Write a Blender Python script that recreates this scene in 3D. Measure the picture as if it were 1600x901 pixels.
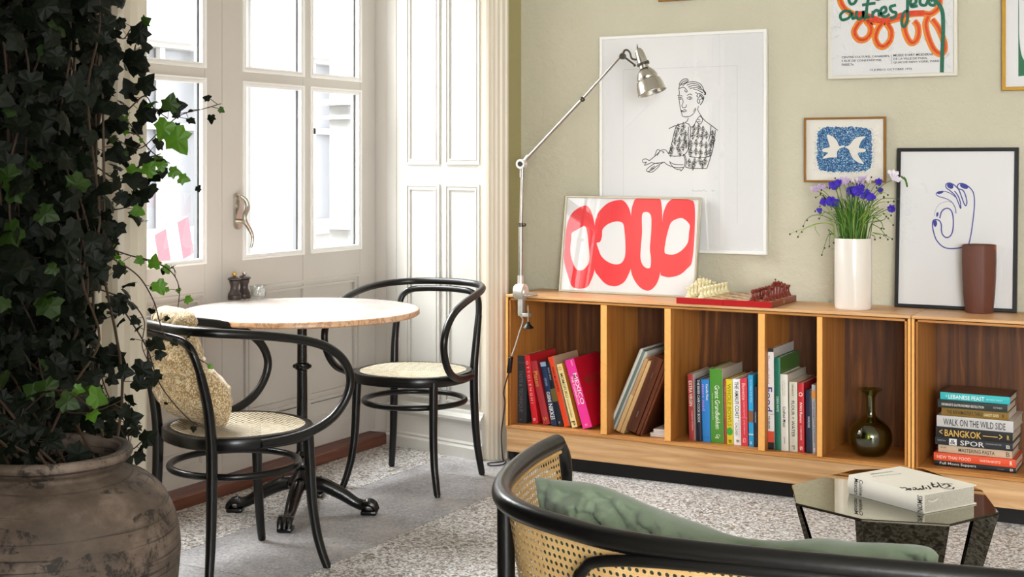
import bpy, bmesh, math, random
from mathutils import Vector, Matrix, noise
from mathutils.geometry import tessellate_polygon
random.seed(7)
SC = bpy.context.scene
COL = SC.collection
for _o in list(bpy.data.objects): bpy.data.objects.remove(_o)

# ------------------------------------------------------------------ camera, world, lights, exposure
PI = math.pi
TH = 0.4979; FPX = 2141.0; CY = 255.0; HC = 1.31
cd = bpy.data.cameras.new('camera'); cam = bpy.data.objects.new('camera', cd); COL.objects.link(cam)
cam.location = (0, 0, HC); cam.rotation_euler = (PI/2, 0, TH)
cd.sensor_width = 36; cd.lens = 36*FPX/1600; cd.shift_y = (CY-450.5)/1600; cd.clip_start = .05
SC.camera = cam
SC.view_settings.view_transform = 'Standard'; SC.view_settings.look = 'None'
SC.view_settings.exposure = 0.8; SC.view_settings.gamma = 1.0; SC.view_settings.use_curve_mapping = False
SC.cycles.use_denoising = True
SC.cycles.max_bounces = 10; SC.cycles.diffuse_bounces = 5; SC.cycles.glossy_bounces = 6; SC.cycles.transparent_max_bounces = 24
SC.cycles.transmission_bounces = 8; SC.cycles.sample_clamp_indirect = 6.0; SC.cycles.caustics_refractive = False; SC.cycles.caustics_reflective = False
world = bpy.data.worlds.new('overcast sky'); SC.world = world; world.use_nodes = True
_bg = world.node_tree.nodes['Background']; _bg.inputs[0].default_value = (0.96, 0.98, 1.0, 1); _bg.inputs[1].default_value = 2.6

def area(name, loc, target, sx, sy, power, color=(1, 1, 1), portal=False, spread=None):
    l = bpy.data.lights.new(name, 'AREA'); l.shape = 'RECTANGLE'; l.size = sx; l.size_y = sy; l.energy = power; l.color = color
    if spread: l.spread = spread
    o = bpy.data.objects.new(name, l); COL.objects.link(o); o.location = loc
    o.rotation_euler = (Vector(target)-Vector(loc)).to_track_quat('-Z', 'Y').to_euler()
    if portal: l.cycles.is_portal = True
    return o
# bright open sky over the courtyard outside the glazed doors
area('courtyard_sky', (-5.7, 4.6, 4.3), (-3.0, 4.3, .6), 4.0, 3.0, 1000, (.95, .98, 1.0))
# daylight from the windows behind and to the right of the viewer
area('rear_window_daylight', (1.9, -2.45, 1.7), (-1.6, 5.0, .7), 2.3, 1.9, 235, (.96, .985, 1.0))
area('door_portal', (-3.80, 4.3, 1.28), (0, 4.3, 1.28), 2.3, 2.45, 0, portal=True)

# ------------------------------------------------------------------ projection helpers (photograph pixel -> point on a real plane)
FWD = Vector((-math.sin(TH), math.cos(TH), 0)); RGT = Vector((math.cos(TH), math.sin(TH), 0)); UPV = Vector((0, 0, 1)); CAM = Vector((0, 0, HC))
def ray(u, v): return FWD+RGT*((u-800)/FPX)+UPV*((CY-v)/FPX)
def onZ(u, v, z): d = ray(u, v); return CAM+d*((z-HC)/d.z)
def onY(u, v, y): d = ray(u, v); return CAM+d*(y/d.y)
def onX(u, v, x): d = ray(u, v); return CAM+d*(x/d.x)
def onP(u, v, p0, n): d = ray(u, v); n = Vector(n); return CAM+d*((Vector(p0)-CAM).dot(n)/d.dot(n))
def atD(u, v, D): return CAM+ray(u, v)*D

# ------------------------------------------------------------------ materials
def lin(c):
    if isinstance(c, str): c = [int(c[i:i+2], 16)/255 for i in (0, 2, 4)]
    return tuple(((x/12.92) if x <= .04045 else ((x+.055)/1.055)**2.4) for x in c)+(1,)
_mats = {}
def mat(name, col, rough=.5, metal=0, spec=.5, vary=0, vscale=8, bump=0, bscale=40, coat=0, sheen=0, trans=0, detail=4):
    key = (name, str(col), rough, metal)
    if key in _mats: return _mats[key]
    m = bpy.data.materials.new(name); m.use_nodes = True; nt = m.node_tree; N = nt.nodes; L = nt.links
    b = N['Principled BSDF']; c = lin(col); b.inputs['Base Color'].default_value = c
    b.inputs['Roughness'].default_value = rough; b.inputs['Metallic'].default_value = metal
    b.inputs['Specular IOR Level'].default_value = spec; b.inputs['Coat Weight'].default_value = coat
    b.inputs['Coat Roughness'].default_value = .08; b.inputs['Sheen Weight'].default_value = sheen
    tc = N.new('ShaderNodeTexCoord')
    if vary:
        n = N.new('ShaderNodeTexNoise'); n.inputs['Scale'].default_value = vscale; n.inputs['Detail'].default_value = detail
        L.new(tc.outputs['Object'], n.inputs['Vector'])
        mx = N.new('ShaderNodeMix'); mx.data_type = 'RGBA'
        mx.inputs[6].default_value = tuple(x*(1-vary) for x in c[:3])+(1,); mx.inputs[7].default_value = tuple(min(1, x*(1+vary)) for x in c[:3])+(1,)
        L.new(n.outputs[0], mx.inputs[0]); L.new(mx.outputs[2], b.inputs['Base Color'])
    if bump:
        n2 = N.new('ShaderNodeTexNoise'); n2.inputs['Scale'].default_value = bscale; n2.inputs['Detail'].default_value = 5
        L.new(tc.outputs['Object'], n2.inputs['Vector']); bp = N.new('ShaderNodeBump'); bp.inputs['Strength'].default_value = min(1, bump); bp.inputs['Distance'].default_value = .01
        L.new(n2.outputs[0], bp.inputs['Height']); L.new(bp.outputs[0], b.inputs['Normal'])
    if trans:
        t = N.new('ShaderNodeBsdfTranslucent'); t.inputs[0].default_value = tuple(min(1, x*1.8) for x in c[:3])+(1,)
        ms = N.new('ShaderNodeMixShader'); ms.inputs[0].default_value = trans
        L.new(b.outputs[0], ms.inputs[1]); L.new(t.outputs[0], ms.inputs[2]); L.new(ms.outputs[0], N['Material Output'].inputs[0])
    _mats[key] = m; return m

class NG:
    """tiny node-graph helper"""
    def __init__(s, name):
        s.m = bpy.data.materials.new(name); s.m.use_nodes = True; s.N = s.m.node_tree.nodes; s.L = s.m.node_tree.links
        s.b = s.N['Principled BSDF']; s.out = s.N['Material Output']; s.tc = s.N.new('ShaderNodeTexCoord')
    def n(s, t, **k):
        x = s.N.new(t)
        for a, v in k.items(): setattr(x, a, v)
        return x
    def l(s, a, b): s.L.new(a, b)
    def map(s, src, scale=(1, 1, 1), rot=(0, 0, 0), loc=(0, 0, 0)):
        m = s.n('ShaderNodeMapping'); m.inputs['Scale'].default_value = scale; m.inputs['Rotation'].default_value = rot; m.inputs['Location'].default_value = loc
        s.l(src, m.inputs[0]); return m.outputs[0]
    def noise(s, vec, scale, detail=4, rough=.5, dist=0):
        x = s.n('ShaderNodeTexNoise'); x.inputs['Scale'].default_value = scale; x.inputs['Detail'].default_value = detail; x.inputs['Roughness'].default_value = rough; x.inputs['Distortion'].default_value = dist
        s.l(vec, x.inputs['Vector']); return x.outputs[0]
    def ramp(s, fac, stops):
        r = s.n('ShaderNodeValToRGB'); e = r.color_ramp.elements
        e[0].position = stops[0][0]; e[0].color = lin(stops[0][1]); e[1].position = stops[-1][0]; e[1].color = lin(stops[-1][1])
        for p, c in stops[1:-1]: q = e.new(p); q.color = lin(c)
        s.l(fac, r.inputs[0]); return r.outputs[0]
    def mix(s, f, a, b, mode='MIX'):
        x = s.n('ShaderNodeMix', data_type='RGBA', blend_type=mode)
        for i, v in ((0, f), (6, a), (7, b)):
            if isinstance(v, (int, float)): x.inputs[i].default_value = v
            elif isinstance(v, (str, tuple)): x.inputs[i].default_value = lin(v)
            else: s.l(v, x.inputs[i])
        return x.outputs[2]
    def math(s, op, a, b=None, c=None):
        x = s.n('ShaderNodeMath', operation=op)
        for i, v in enumerate((a, b, c)):
            if v is None: continue
            if isinstance(v, (int, float)): x.inputs[i].default_value = v
            else: s.l(v, x.inputs[i])
        return x.outputs[0]
    def bump(s, h, strength, dist=.01):
        b = s.n('ShaderNodeBump'); b.inputs['Strength'].default_value = strength; b.inputs['Distance'].default_value = dist
        s.l(h, b.inputs['Height']); s.l(b.outputs[0], s.b.inputs['Normal'])
    def set(s, **k):
        for a, v in k.items():
            i = s.b.inputs[a.replace('_', ' ')]
            if isinstance(v, (int, float)): i.default_value = v
            elif isinstance(v, (str, tuple)): i.default_value = lin(v)
            else: s.l(v, i)
        return s

def wood(name, axis, light='c98d4b', dark='8a5526', mid='b87a3c', rough=.45, sc=1.0):
    g = NG(name); s = [26*sc, 26*sc, 26*sc]; s[axis] = 1.6*sc
    v = g.map(g.tc.outputs['Object'], tuple(s))
    w = g.noise(v, 1.2, 6, .6, .8)
    s2 = [140]*3; s2[axis] = 5
    f = g.noise(g.map(g.tc.outputs['Object'], tuple(s2)), 1.5, 3, .6)
    s3 = [9*sc]*3; s3[axis] = .9*sc
    wv = g.n('ShaderNodeTexWave', wave_type='BANDS', bands_direction='X' if axis != 0 else 'Z'); wv.inputs['Scale'].default_value = 1.1; wv.inputs['Distortion'].default_value = 7; wv.inputs['Detail'].default_value = 3; wv.inputs['Detail Scale'].default_value = .7
    g.l(g.map(g.tc.outputs['Object'], tuple(s3)), wv.inputs['Vector'])
    c = g.ramp(w, [(.25, dark), (.5, mid), (.72, light)])
    c = g.mix(g.math('MULTIPLY', wv.outputs[0], .38), c, dark)
    c = g.mix(g.math('MULTIPLY', f, .35), c, dark, 'MIX')
    g.set(Base_Color=c, Roughness=rough); g.bump(f, .12, .004); return g.m
M = {}
M['oak_v'] = wood('oak_vertical_grain', 2, 'd6974f', '8f5522', 'c0803a')
M['oak_h'] = wood('oak_horizontal_grain', 0, 'dca25c', '9a6230', 'c98c48')
M['oak_back'] = wood('oak_veneer_back', 2, 'a56a30', '2e1608', '6b3d14', .5, .8)  # back veneer, its brown deepened for the shade inside the bays
M['oak_edge'] = mat('oak_edge', 'f0b062', .4, vary=.12, vscale=60)
M['oak_top'] = wood('oak_top_grain', 0, 'e6bd8e', 'b5814f', 'dbab77', .4)
M['oak_apron'] = wood('oak_apron_grain', 0, 'e9c79d', 'a0703f', 'd8ad7c', .5, .9)
M['plinth_shadow'] = mat('shadow_dark_plinth', '0b0908', .8, vary=.3)  # plinth coloured near-black for the deep shadow under the shelves
M['walnut'] = wood('walnut_box', 2, '7a3f20', '3a1a0c', '5a2c16', .4)

# plaster
g = NG('sage_plaster'); o = g.tc.outputs['Object']
a = g.noise(o, 3.0, 5, .6); b2 = g.noise(o, 60, 4, .6); c3 = g.noise(o, 14, 6, .65)
g.set(Base_Color=g.mix(a, 'bcb79f', 'c9c3ae'), Roughness=.75); g.bump(g.math('ADD', g.math('MULTIPLY', b2, .35), c3), .8, .010); M['sage'] = g.m
g = NG('white_gloss_paint'); o = g.tc.outputs['Object']
g.set(Base_Color=g.mix(g.noise(o, 4, 4), 'c2bfb7', 'c9c6bf'), Roughness=.32); g.bump(g.noise(g.map(o, (30, 30, 3)), 2, 3), .06, .004); M['white'] = g.m
M['cream'] = mat('cream_paint', 'd5cbb8', .4, vary=.05, vscale=5)
M['door_paint'] = mat('door_paint', 'c6c0b8', .35, vary=.05, vscale=4)
M['bead'] = mat('white_bead', 'efedea', .35)
M['ceiling'] = mat('ceiling_white', 'dcd8d0', .8)
M['wall_shade'] = mat('shaded_wall', '17140f', .8, vary=.3, vscale=3)  # shade behind the ivy put into the wall colour
M['wall_cream'] = mat('cream_plaster', 'a89f8c', .7, vary=.06, vscale=3)
M['seam'] = mat('dark_seam', '2a2622', .9)
M['sill'] = wood('red_brown_threshold', 1, '8d5a45', '4a2418', '71402f', .5)
# terrazzo
g = NG('terrazzo_floor'); o = g.tc.outputs['Object']
v1 = g.n('ShaderNodeTexVoronoi'); v1.inputs['Scale'].default_value = 150; g.l(o, v1.inputs['Vector'])
v2 = g.n('ShaderNodeTexVoronoi'); v2.inputs['Scale'].default_value = 90; g.l(o, v2.inputs['Vector'])
sep = g.n('ShaderNodeSeparateColor'); g.l(v1.outputs['Color'], sep.inputs[0])
sep2 = g.n('ShaderNodeSeparateColor'); g.l(v2.outputs['Color'], sep2.inputs[0])
chip = g.ramp(sep.outputs[0], [(0, '4c4640'), (.22, '89847e'), (.42, 'b4b1ae'), (.72, 'e0dedc'), (1, 'f7f6f5')])
chip = g.mix(g.math('GREATER_THAN', sep2.outputs[1], .82), chip, g.ramp(sep2.outputs[0], [(0, '4a3f36'), (.5, '9a8a78'), (1, 'efece6')]))
chip = g.mix(g.math('MULTIPLY', g.noise(o, 2.2, 4), .25), chip, '8f8a84')
g.set(Base_Color=chip, Roughness=g.math('ADD', .32, g.math('MULTIPLY', g.noise(o, 25, 3), .22))); g.bump(sep.outputs[1], .05, .001); M['terrazzo'] = g.m
g = NG('grey_stone_slab'); o = g.tc.outputs['Object']
v1 = g.n('ShaderNodeTexVoronoi'); v1.inputs['Scale'].default_value = 130; g.l(o, v1.inputs['Vector'])
sep = g.n('ShaderNodeSeparateColor'); g.l(v1.outputs['Color'], sep.inputs[0])
st = g.ramp(g.noise(o, 3.5, 8, .65), [(.3, '7f7e80'), (.5, 'a09ea0'), (.7, 'c0bebc')])
st = g.mix(g.math('MULTIPLY', g.math('MULTIPLY', sep.outputs[0], sep.outputs[0]), .5), st, 'd9d7d4'); st = g.mix(g.math('MULTIPLY', g.math('GREATER_THAN', sep.outputs[1], .86), .3), st, '4c4a4a')
g.set(Base_Color=st, Roughness=g.math('ADD', .28, g.math('MULTIPLY', g.noise(o, 8, 5), .3))); g.bump(g.noise(o, 50, 4), .06, .002); M['slab'] = g.m
M['terrazzo_trim'] = M['terrazzo']

M['black_wood'] = mat('black_lacquered_beech', '0d0c0b', .28, spec=.4, bump=.04, bscale=60)
M['black_iron'] = mat('black_cast_iron', '0c0c0d', .22, metal=.3, spec=.7, bump=.12, bscale=90)
M['aluminium'] = mat('worn_aluminium', 'c9c6be', .24, metal=1, vary=.15, vscale=30, bump=.05, bscale=60)
M['cast_metal'] = mat('pale_cast_metal', 'd3cfc6', .45, metal=.7, vary=.18, vscale=50)
M['dark_metal'] = mat('dark_steel', '57524a', .35, metal=.9)
M['steel_tube'] = mat('steel_tube', 'aaa59c', .3, metal=.95, vary=.2, vscale=60)
M['nickel'] = mat('nickel', 'bdb6ab', .2, metal=1)
M['brass'] = mat('brass', 'c99b4e', .28, metal=.9)
M['gold_frame'] = mat('gilt_frame', 'd5a446', .3, metal=.55, vary=.12, vscale=30)
M['bronze_frame'] = mat('bronze_frame', 'a4743a', .35, metal=.5, vary=.15, vscale=40)
M['silver_frame'] = mat('silver_frame', 'ebe6d8', .35, metal=.35)
M['champagne'] = mat('champagne_frame', 'cdc5ae', .35, metal=.6)
M['white_frame'] = mat('white_frame', 'e9e8e3', .4)
M['black_frame'] = mat('black_frame', '1c1e1f', .35)
M['paper'] = mat('art_paper', 'e6e5e4', .6)
M['paper_warm'] = mat('warm_paper', 'e9e4d8', .6)
M['ink'] = mat('black_ink', '1a1918', .7)
M['faint'] = mat('plate_mark', 'c9c7c4', .7)
M['grey_ink'] = mat('grey_ink', '9b9a9c', .7)
M['red_ink'] = mat('red_print', 'ee2b35', .5)
M['blue_ink'] = mat('blue_line', '2f3796', .6)
M['green_ink'] = mat('green_brush', '14694f', .6, vary=.5, vscale=60)
M['orange_ink'] = mat('orange_brush', 'e98a25', .6, vary=.15, vscale=50)
M['orange_red'] = mat('vermilion_brush', 'e0431c', .6, vary=.3, vscale=60)
g = NG('speckled_blue'); vv = g.n('ShaderNodeTexVoronoi'); vv.inputs['Scale'].default_value = 360; g.l(g.tc.outputs['Object'], vv.inputs['Vector'])
sp = g.n('ShaderNodeSeparateColor'); g.l(vv.outputs['Color'], sp.inputs[0])
g.set(Base_Color=g.ramp(sp.outputs[0], [(0, '16305c'), (.45, '27588c'), (.75, '3f86b8'), (.9, '8dbcd6'), (1, 'e8eef0')]), Roughness=.6); M['speckle'] = g.m
# thin clear glass
def glass(name, tint=(1, 1, 1), rough=.0, ior=1.5, extra=0.0):
    m = bpy.data.materials.new(name); m.use_nodes = True; N = m.node_tree.nodes; L = m.node_tree.links
    N.remove(N['Principled BSDF']); t = N.new('ShaderNodeBsdfTransparent'); t.inputs[0].default_value = (*tint, 1)
    gl = N.new('ShaderNodeBsdfGlossy'); gl.inputs['Roughness'].default_value = rough
    lw = N.new('ShaderNodeLayerWeight'); lw.inputs[0].default_value = .5; f0 = ((ior-1)/(ior+1))**2*2
    pw = N.new('ShaderNodeMath'); pw.operation = 'POWER'; pw.inputs[1].default_value = 5; L.new(lw.outputs['Facing'], pw.inputs[0])
    ad = N.new('ShaderNodeMath'); ad.operation = 'MULTIPLY_ADD'; ad.inputs[1].default_value = 1-f0; ad.inputs[2].default_value = f0+extra; L.new(pw.outputs[0], ad.inputs[0])
    mx = N.new('ShaderNodeMixShader'); L.new(ad.outputs[0], mx.inputs[0]); L.new(t.outputs[0], mx.inputs[1]); L.new(gl.outputs[0], mx.inputs[2])
    L.new(mx.outputs[0], N['Material Output'].inputs[0]); return m
M['glass'] = glass('window_glass'); M['picture_glass'] = glass('picture_glass', ior=1.5, extra=.0)
M['tumbler'] = glass('cut_glass', (.93, .95, .95), .03, 1.6, .1)
M['green_glass'] = glass('olive_green_glass', (.62, .66, .34), .02, 1.5, .02)
g = NG('smoked_mirror'); g.set(Base_Color='aaa794', Metallic=1.0, Roughness=.015); M['mirror'] = g.m
g = NG('dark_mirror'); g.set(Base_Color='4a463c', Metallic=1.0, Roughness=.03); M['mirror_dark'] = g.m  # mirror tint darkened to imitate dim reflections on legs and edges
# marble
g = NG('pink_veined_marble'); o = g.tc.outputs['Object']
n1 = g.noise(o, 4, 8, .65, 1.5); vein = g.ramp(g.noise(o, 5.5, 10, .7, 2.2), [(.475, 'ffffff'), (.5, 'a89a90'), (.52, 'ffffff')])
c = g.ramp(n1, [(.3, 'c3b3a8'), (.5, 'ccc3bd'), (.65, 'd0cbc7')])
c = g.mix(.18, c, vein, 'MULTIPLY'); g.set(Base_Color=c, Roughness=.18); M['marble'] = g.m
g = NG('honed_marble_edge'); o = g.tc.outputs['Object']
vein = g.ramp(g.noise(o, 9, 10, .7, 2.2), [(.46, 'ffffff'), (.5, '6a4c3c'), (.535, 'ffffff')])
c = g.ramp(g.noise(o, 6, 6, .6, 1), [(.3, 'cf9a70'), (.5, 'dcb08a'), (.7, 'e5c6ab')]); c = g.mix(.6, c, vein, 'MULTIPLY')
g.set(Base_Color=c, Roughness=.35); M['marble_edge'] = g.m
# cane webbing with real gaps
def cane(name, pitch, coord='UV', col='d8b981', col2='b98f55', hole=.27, backing=None):
    g = NG(name); sep = g.n('ShaderNodeSeparateXYZ'); g.l(g.tc.outputs[coord], sep.inputs[0])
    def fr(x): return g.math('SUBTRACT', g.math('FRACT', g.math('DIVIDE', x, pitch)), .5)
    x, y = fr(sep.outputs[0]), fr(sep.outputs[1])
    r = g.math('SQRT', g.math('ADD', g.math('MULTIPLY', x, x), g.math('MULTIPLY', y, y)))
    hm = g.math('LESS_THAN', r, hole)
    wv = g.math('GREATER_THAN', g.math('ABSOLUTE', x), .44)
    wv2 = g.math('GREATER_THAN', g.math('ABSOLUTE', y), .44)
    lines = g.math('MAXIMUM', wv, wv2)
    c = g.mix(g.noise(g.tc.outputs['Object'], 40, 3), col, col2); c = g.mix(g.math('MULTIPLY', lines, .35), c, col2)
    g.set(Base_Color=c, Roughness=.5)
    t = g.n('ShaderNodeBsdfTransparent'); mx = g.n('ShaderNodeMixShader'); g.l(hm, mx.inputs[0]); g.l(g.b.outputs[0], mx.inputs[1]); g.l(t.outputs[0], mx.inputs[2]); g.l(mx.outputs[0], g.out.inputs[0])
    return g.m
M['cane'] = cane('rattan_webbing', .0135)
M['cane_seat'] = cane('pale_seat_cane', .0155, 'Object', 'ddd4be', '8f7c56', .30)
# fired clay pot
g = NG('weathered_clay'); o = g.tc.outputs['Object']
base = g.ramp(g.noise(g.map(o, (1, 1, 1.6)), 5, 8, .65), [(.3, '332a22'), (.5, '5a4c40'), (.72, '86766a')])
pit = g.ramp(g.noise(g.map(o, (1, 1, .7)), 22, 8, .75, .4), [(.42, '1a120c'), (.5, 'ffffff')])
band = g.math('GREATER_THAN', g.noise(g.map(o, (.6, .6, 3)), 4, 4), .47)
c = g.mix(g.math('MULTIPLY', band, .8), base, g.mix(1.0, base, pit, 'MULTIPLY'))
str_ = g.ramp(g.noise(g.map(o, (1.2, 1.2, 60)), 1.5, 4, .6, .3), [(.36, '2e2119'), (.43, 'ffffff')]); c = g.mix(.75, c, str_, 'MULTIPLY')
g.set(Base_Color=c, Roughness=.7); g.bump(g.noise(o, 30, 6, .7), .5, .006); M['clay'] = g.m
M['soil'] = mat('soil', '0d0a08', .95)
M['leaf_dark'] = mat('ivy_leaf_dark', '0f160a', .55, spec=.2, vary=.8, vscale=7, trans=.12)  # leaf green darkened towards black for the shade over the ivy mass
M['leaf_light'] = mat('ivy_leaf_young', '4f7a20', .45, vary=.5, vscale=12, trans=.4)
M['leaf_mid_shaded'] = mat('ivy_leaf_mid_shaded', '2c4214', .5, spec=.3, vary=.5, vscale=10, trans=.25)  # light leaf green dimmed, shade within the ivy put into the colour
M['stem'] = mat('ivy_stem', '3d2c1c', .7)
# printed fabric
g = NG('floral_print_fabric'); o = g.tc.outputs['Object']
vn = g.n('ShaderNodeTexVoronoi', feature='DISTANCE_TO_EDGE'); vn.inputs['Scale'].default_value = 85; nz = g.noise(o, 25, 3, .5)
mxv = g.n('ShaderNodeMix', data_type='RGBA'); mxv.inputs[0].default_value = .06; g.l(o, mxv.inputs[6]); 
nn = g.n('ShaderNodeTexNoise'); nn.inputs['Scale'].default_value = 30; g.l(o, nn.inputs['Vector']); g.l(nn.outputs['Color'], mxv.inputs[7]); g.l(mxv.outputs[2], vn.inputs['Vector'])
f = g.math('LESS_THAN', vn.outputs[0], .10); f2 = g.math('GREATER_THAN', g.noise(o, 90, 3, .6), .60)
c = g.mix(g.math('MULTIPLY', g.math('MAXIMUM', f, f2), .8), 'd9c9a4', '8f6322')
g.set(Base_Color=c, Roughness=.85, Sheen_Weight=.2); g.bump(g.noise(o, 18, 4), .3, .01); M['print'] = g.m
M['green_linen'] = mat('sage_green_linen', '636f5a', .9, vary=.12, vscale=6, bump=.5, bscale=11, sheen=.25)
M['seat_fabric'] = mat('olive_seat_fabric', '4c5a45', .9, vary=.08, bump=.2, bscale=200)
M['ceramic'] = mat('off_white_glazed_ceramic', 'e4dcd2', .12, coat=.6)
M['terracotta'] = mat('brown_terracotta', '5e3426', .6, vary=.1, vscale=10, bump=.1, bscale=80)
M['mill'] = mat('chocolate_brown_wood', '3d322f', .3, vary=.1, vscale=30)
M['chess_white'] = mat('boxwood', 'e0d6ab', .35, vary=.08, vscale=50)
M['chess_red'] = mat('padauk', '6e2416', .28, vary=.2, vscale=50)
M['board_red'] = mat('red_lacquer', 'b01f22', .3, vary=.08, vscale=40)
M['board_brown'] = mat('mahogany_side', '7a2d1a', .35, vary=.15, vscale=40)
g = NG('inlaid_squares'); ch = g.n('ShaderNodeTexChecker'); ch.inputs['Scale'].default_value = 1/.0375
ch.inputs[1].default_value = lin('d9b98a'); ch.inputs[2].default_value = lin('8d4a2c'); g.l(g.tc.outputs['UV'], ch.inputs[0]); g.set(Base_Color=ch.outputs[0], Roughness=.25); M['squares'] = g.m
M['pages'] = mat('book_pages', 'd9d0bd', .8, vary=.12, vscale=120)
M['bookcloth'] = mat('cream_book_cloth', 'ded8ca', .75, bump=.06, bscale=400)
M['black_plastic'] = mat('black_plastic', '0d0d0d', .35)
M['cord'] = mat('pale_woven_cord', 'b9b2a4', .7, vary=.2, vscale=300)
M['cord_dark'] = mat('dark_cord', '2a2624', .6)
M['stalk'] = mat('flower_stalk', '4c7a22', .5, vary=.35, vscale=20, trans=.25)
M['stalk2'] = mat('pale_flower_stalk', '8aa548', .5, vary=.25, vscale=20, trans=.3)
M['corn_blue'] = mat('cornflower_blue', '4a33b8', .6, vary=.35, vscale=90, trans=.2)
M['lilac'] = mat('pale_lilac_petal', 'c9b4d6', .6, vary=.12, vscale=60, trans=.25)
M['bud'] = mat('dark_bud', '3a2a28', .6)
M['petal_white'] = mat('white_petal', 'ece2ee', .5, trans=.25)
M['facade'] = mat('pale_render_facade', 'c4c2be', .9, vary=.05, vscale=2)
M['facade2'] = mat('facade_stucco_trim', 'd6d4d1', .9)
M['facade_glass'] = mat('facade_window_dark', '94969a', .2)
M['pier_stone'] = mat('grey_pier_stone', '8a8a88', .9, vary=.06)
M['street'] = mat('pale_paving', '9a9896', .9, vary=.05)
M['barrier_red'] = mat('barrier_red', 'b8606a', .5); M['barrier_white'] = mat('barrier_white', 'c9c7c5', .5)
M['tin'] = mat('white_enamel_tin', 'd7d9d0', .35); M['tin_line'] = mat('green_grey_line', '6f8078', .5)
M['kraft'] = mat('pale_wood_box', 'b98f5e', .55, vary=.12, vscale=30)

# ------------------------------------------------------------------ mesh helpers
def cr(pts, n=8, closed=False):
    """Catmull-Rom through points (any dimension)"""
    P = [tuple(p) for p in pts]; m = len(P); out = []
    segs = m if closed else m-1
    for i in range(segs):
        if closed: p0, p1, p2, p3 = P[(i-1) % m], P[i], P[(i+1) % m], P[(i+2) % m]
        else: p0, p1, p2, p3 = P[max(i-1, 0)], P[i], P[i+1], P[min(i+2, m-1)]
        for k in range(n):
            t = k/n
            out.append(tuple(.5*((2*b)+(-a+c)*t+(2*a-5*b+4*c-d)*t*t+(-a+3*b-3*c+d)*t**3) for a, b, c, d in zip(p0, p1, p2, p3)))
    if not closed: out.append(P[-1])
    return out

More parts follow.
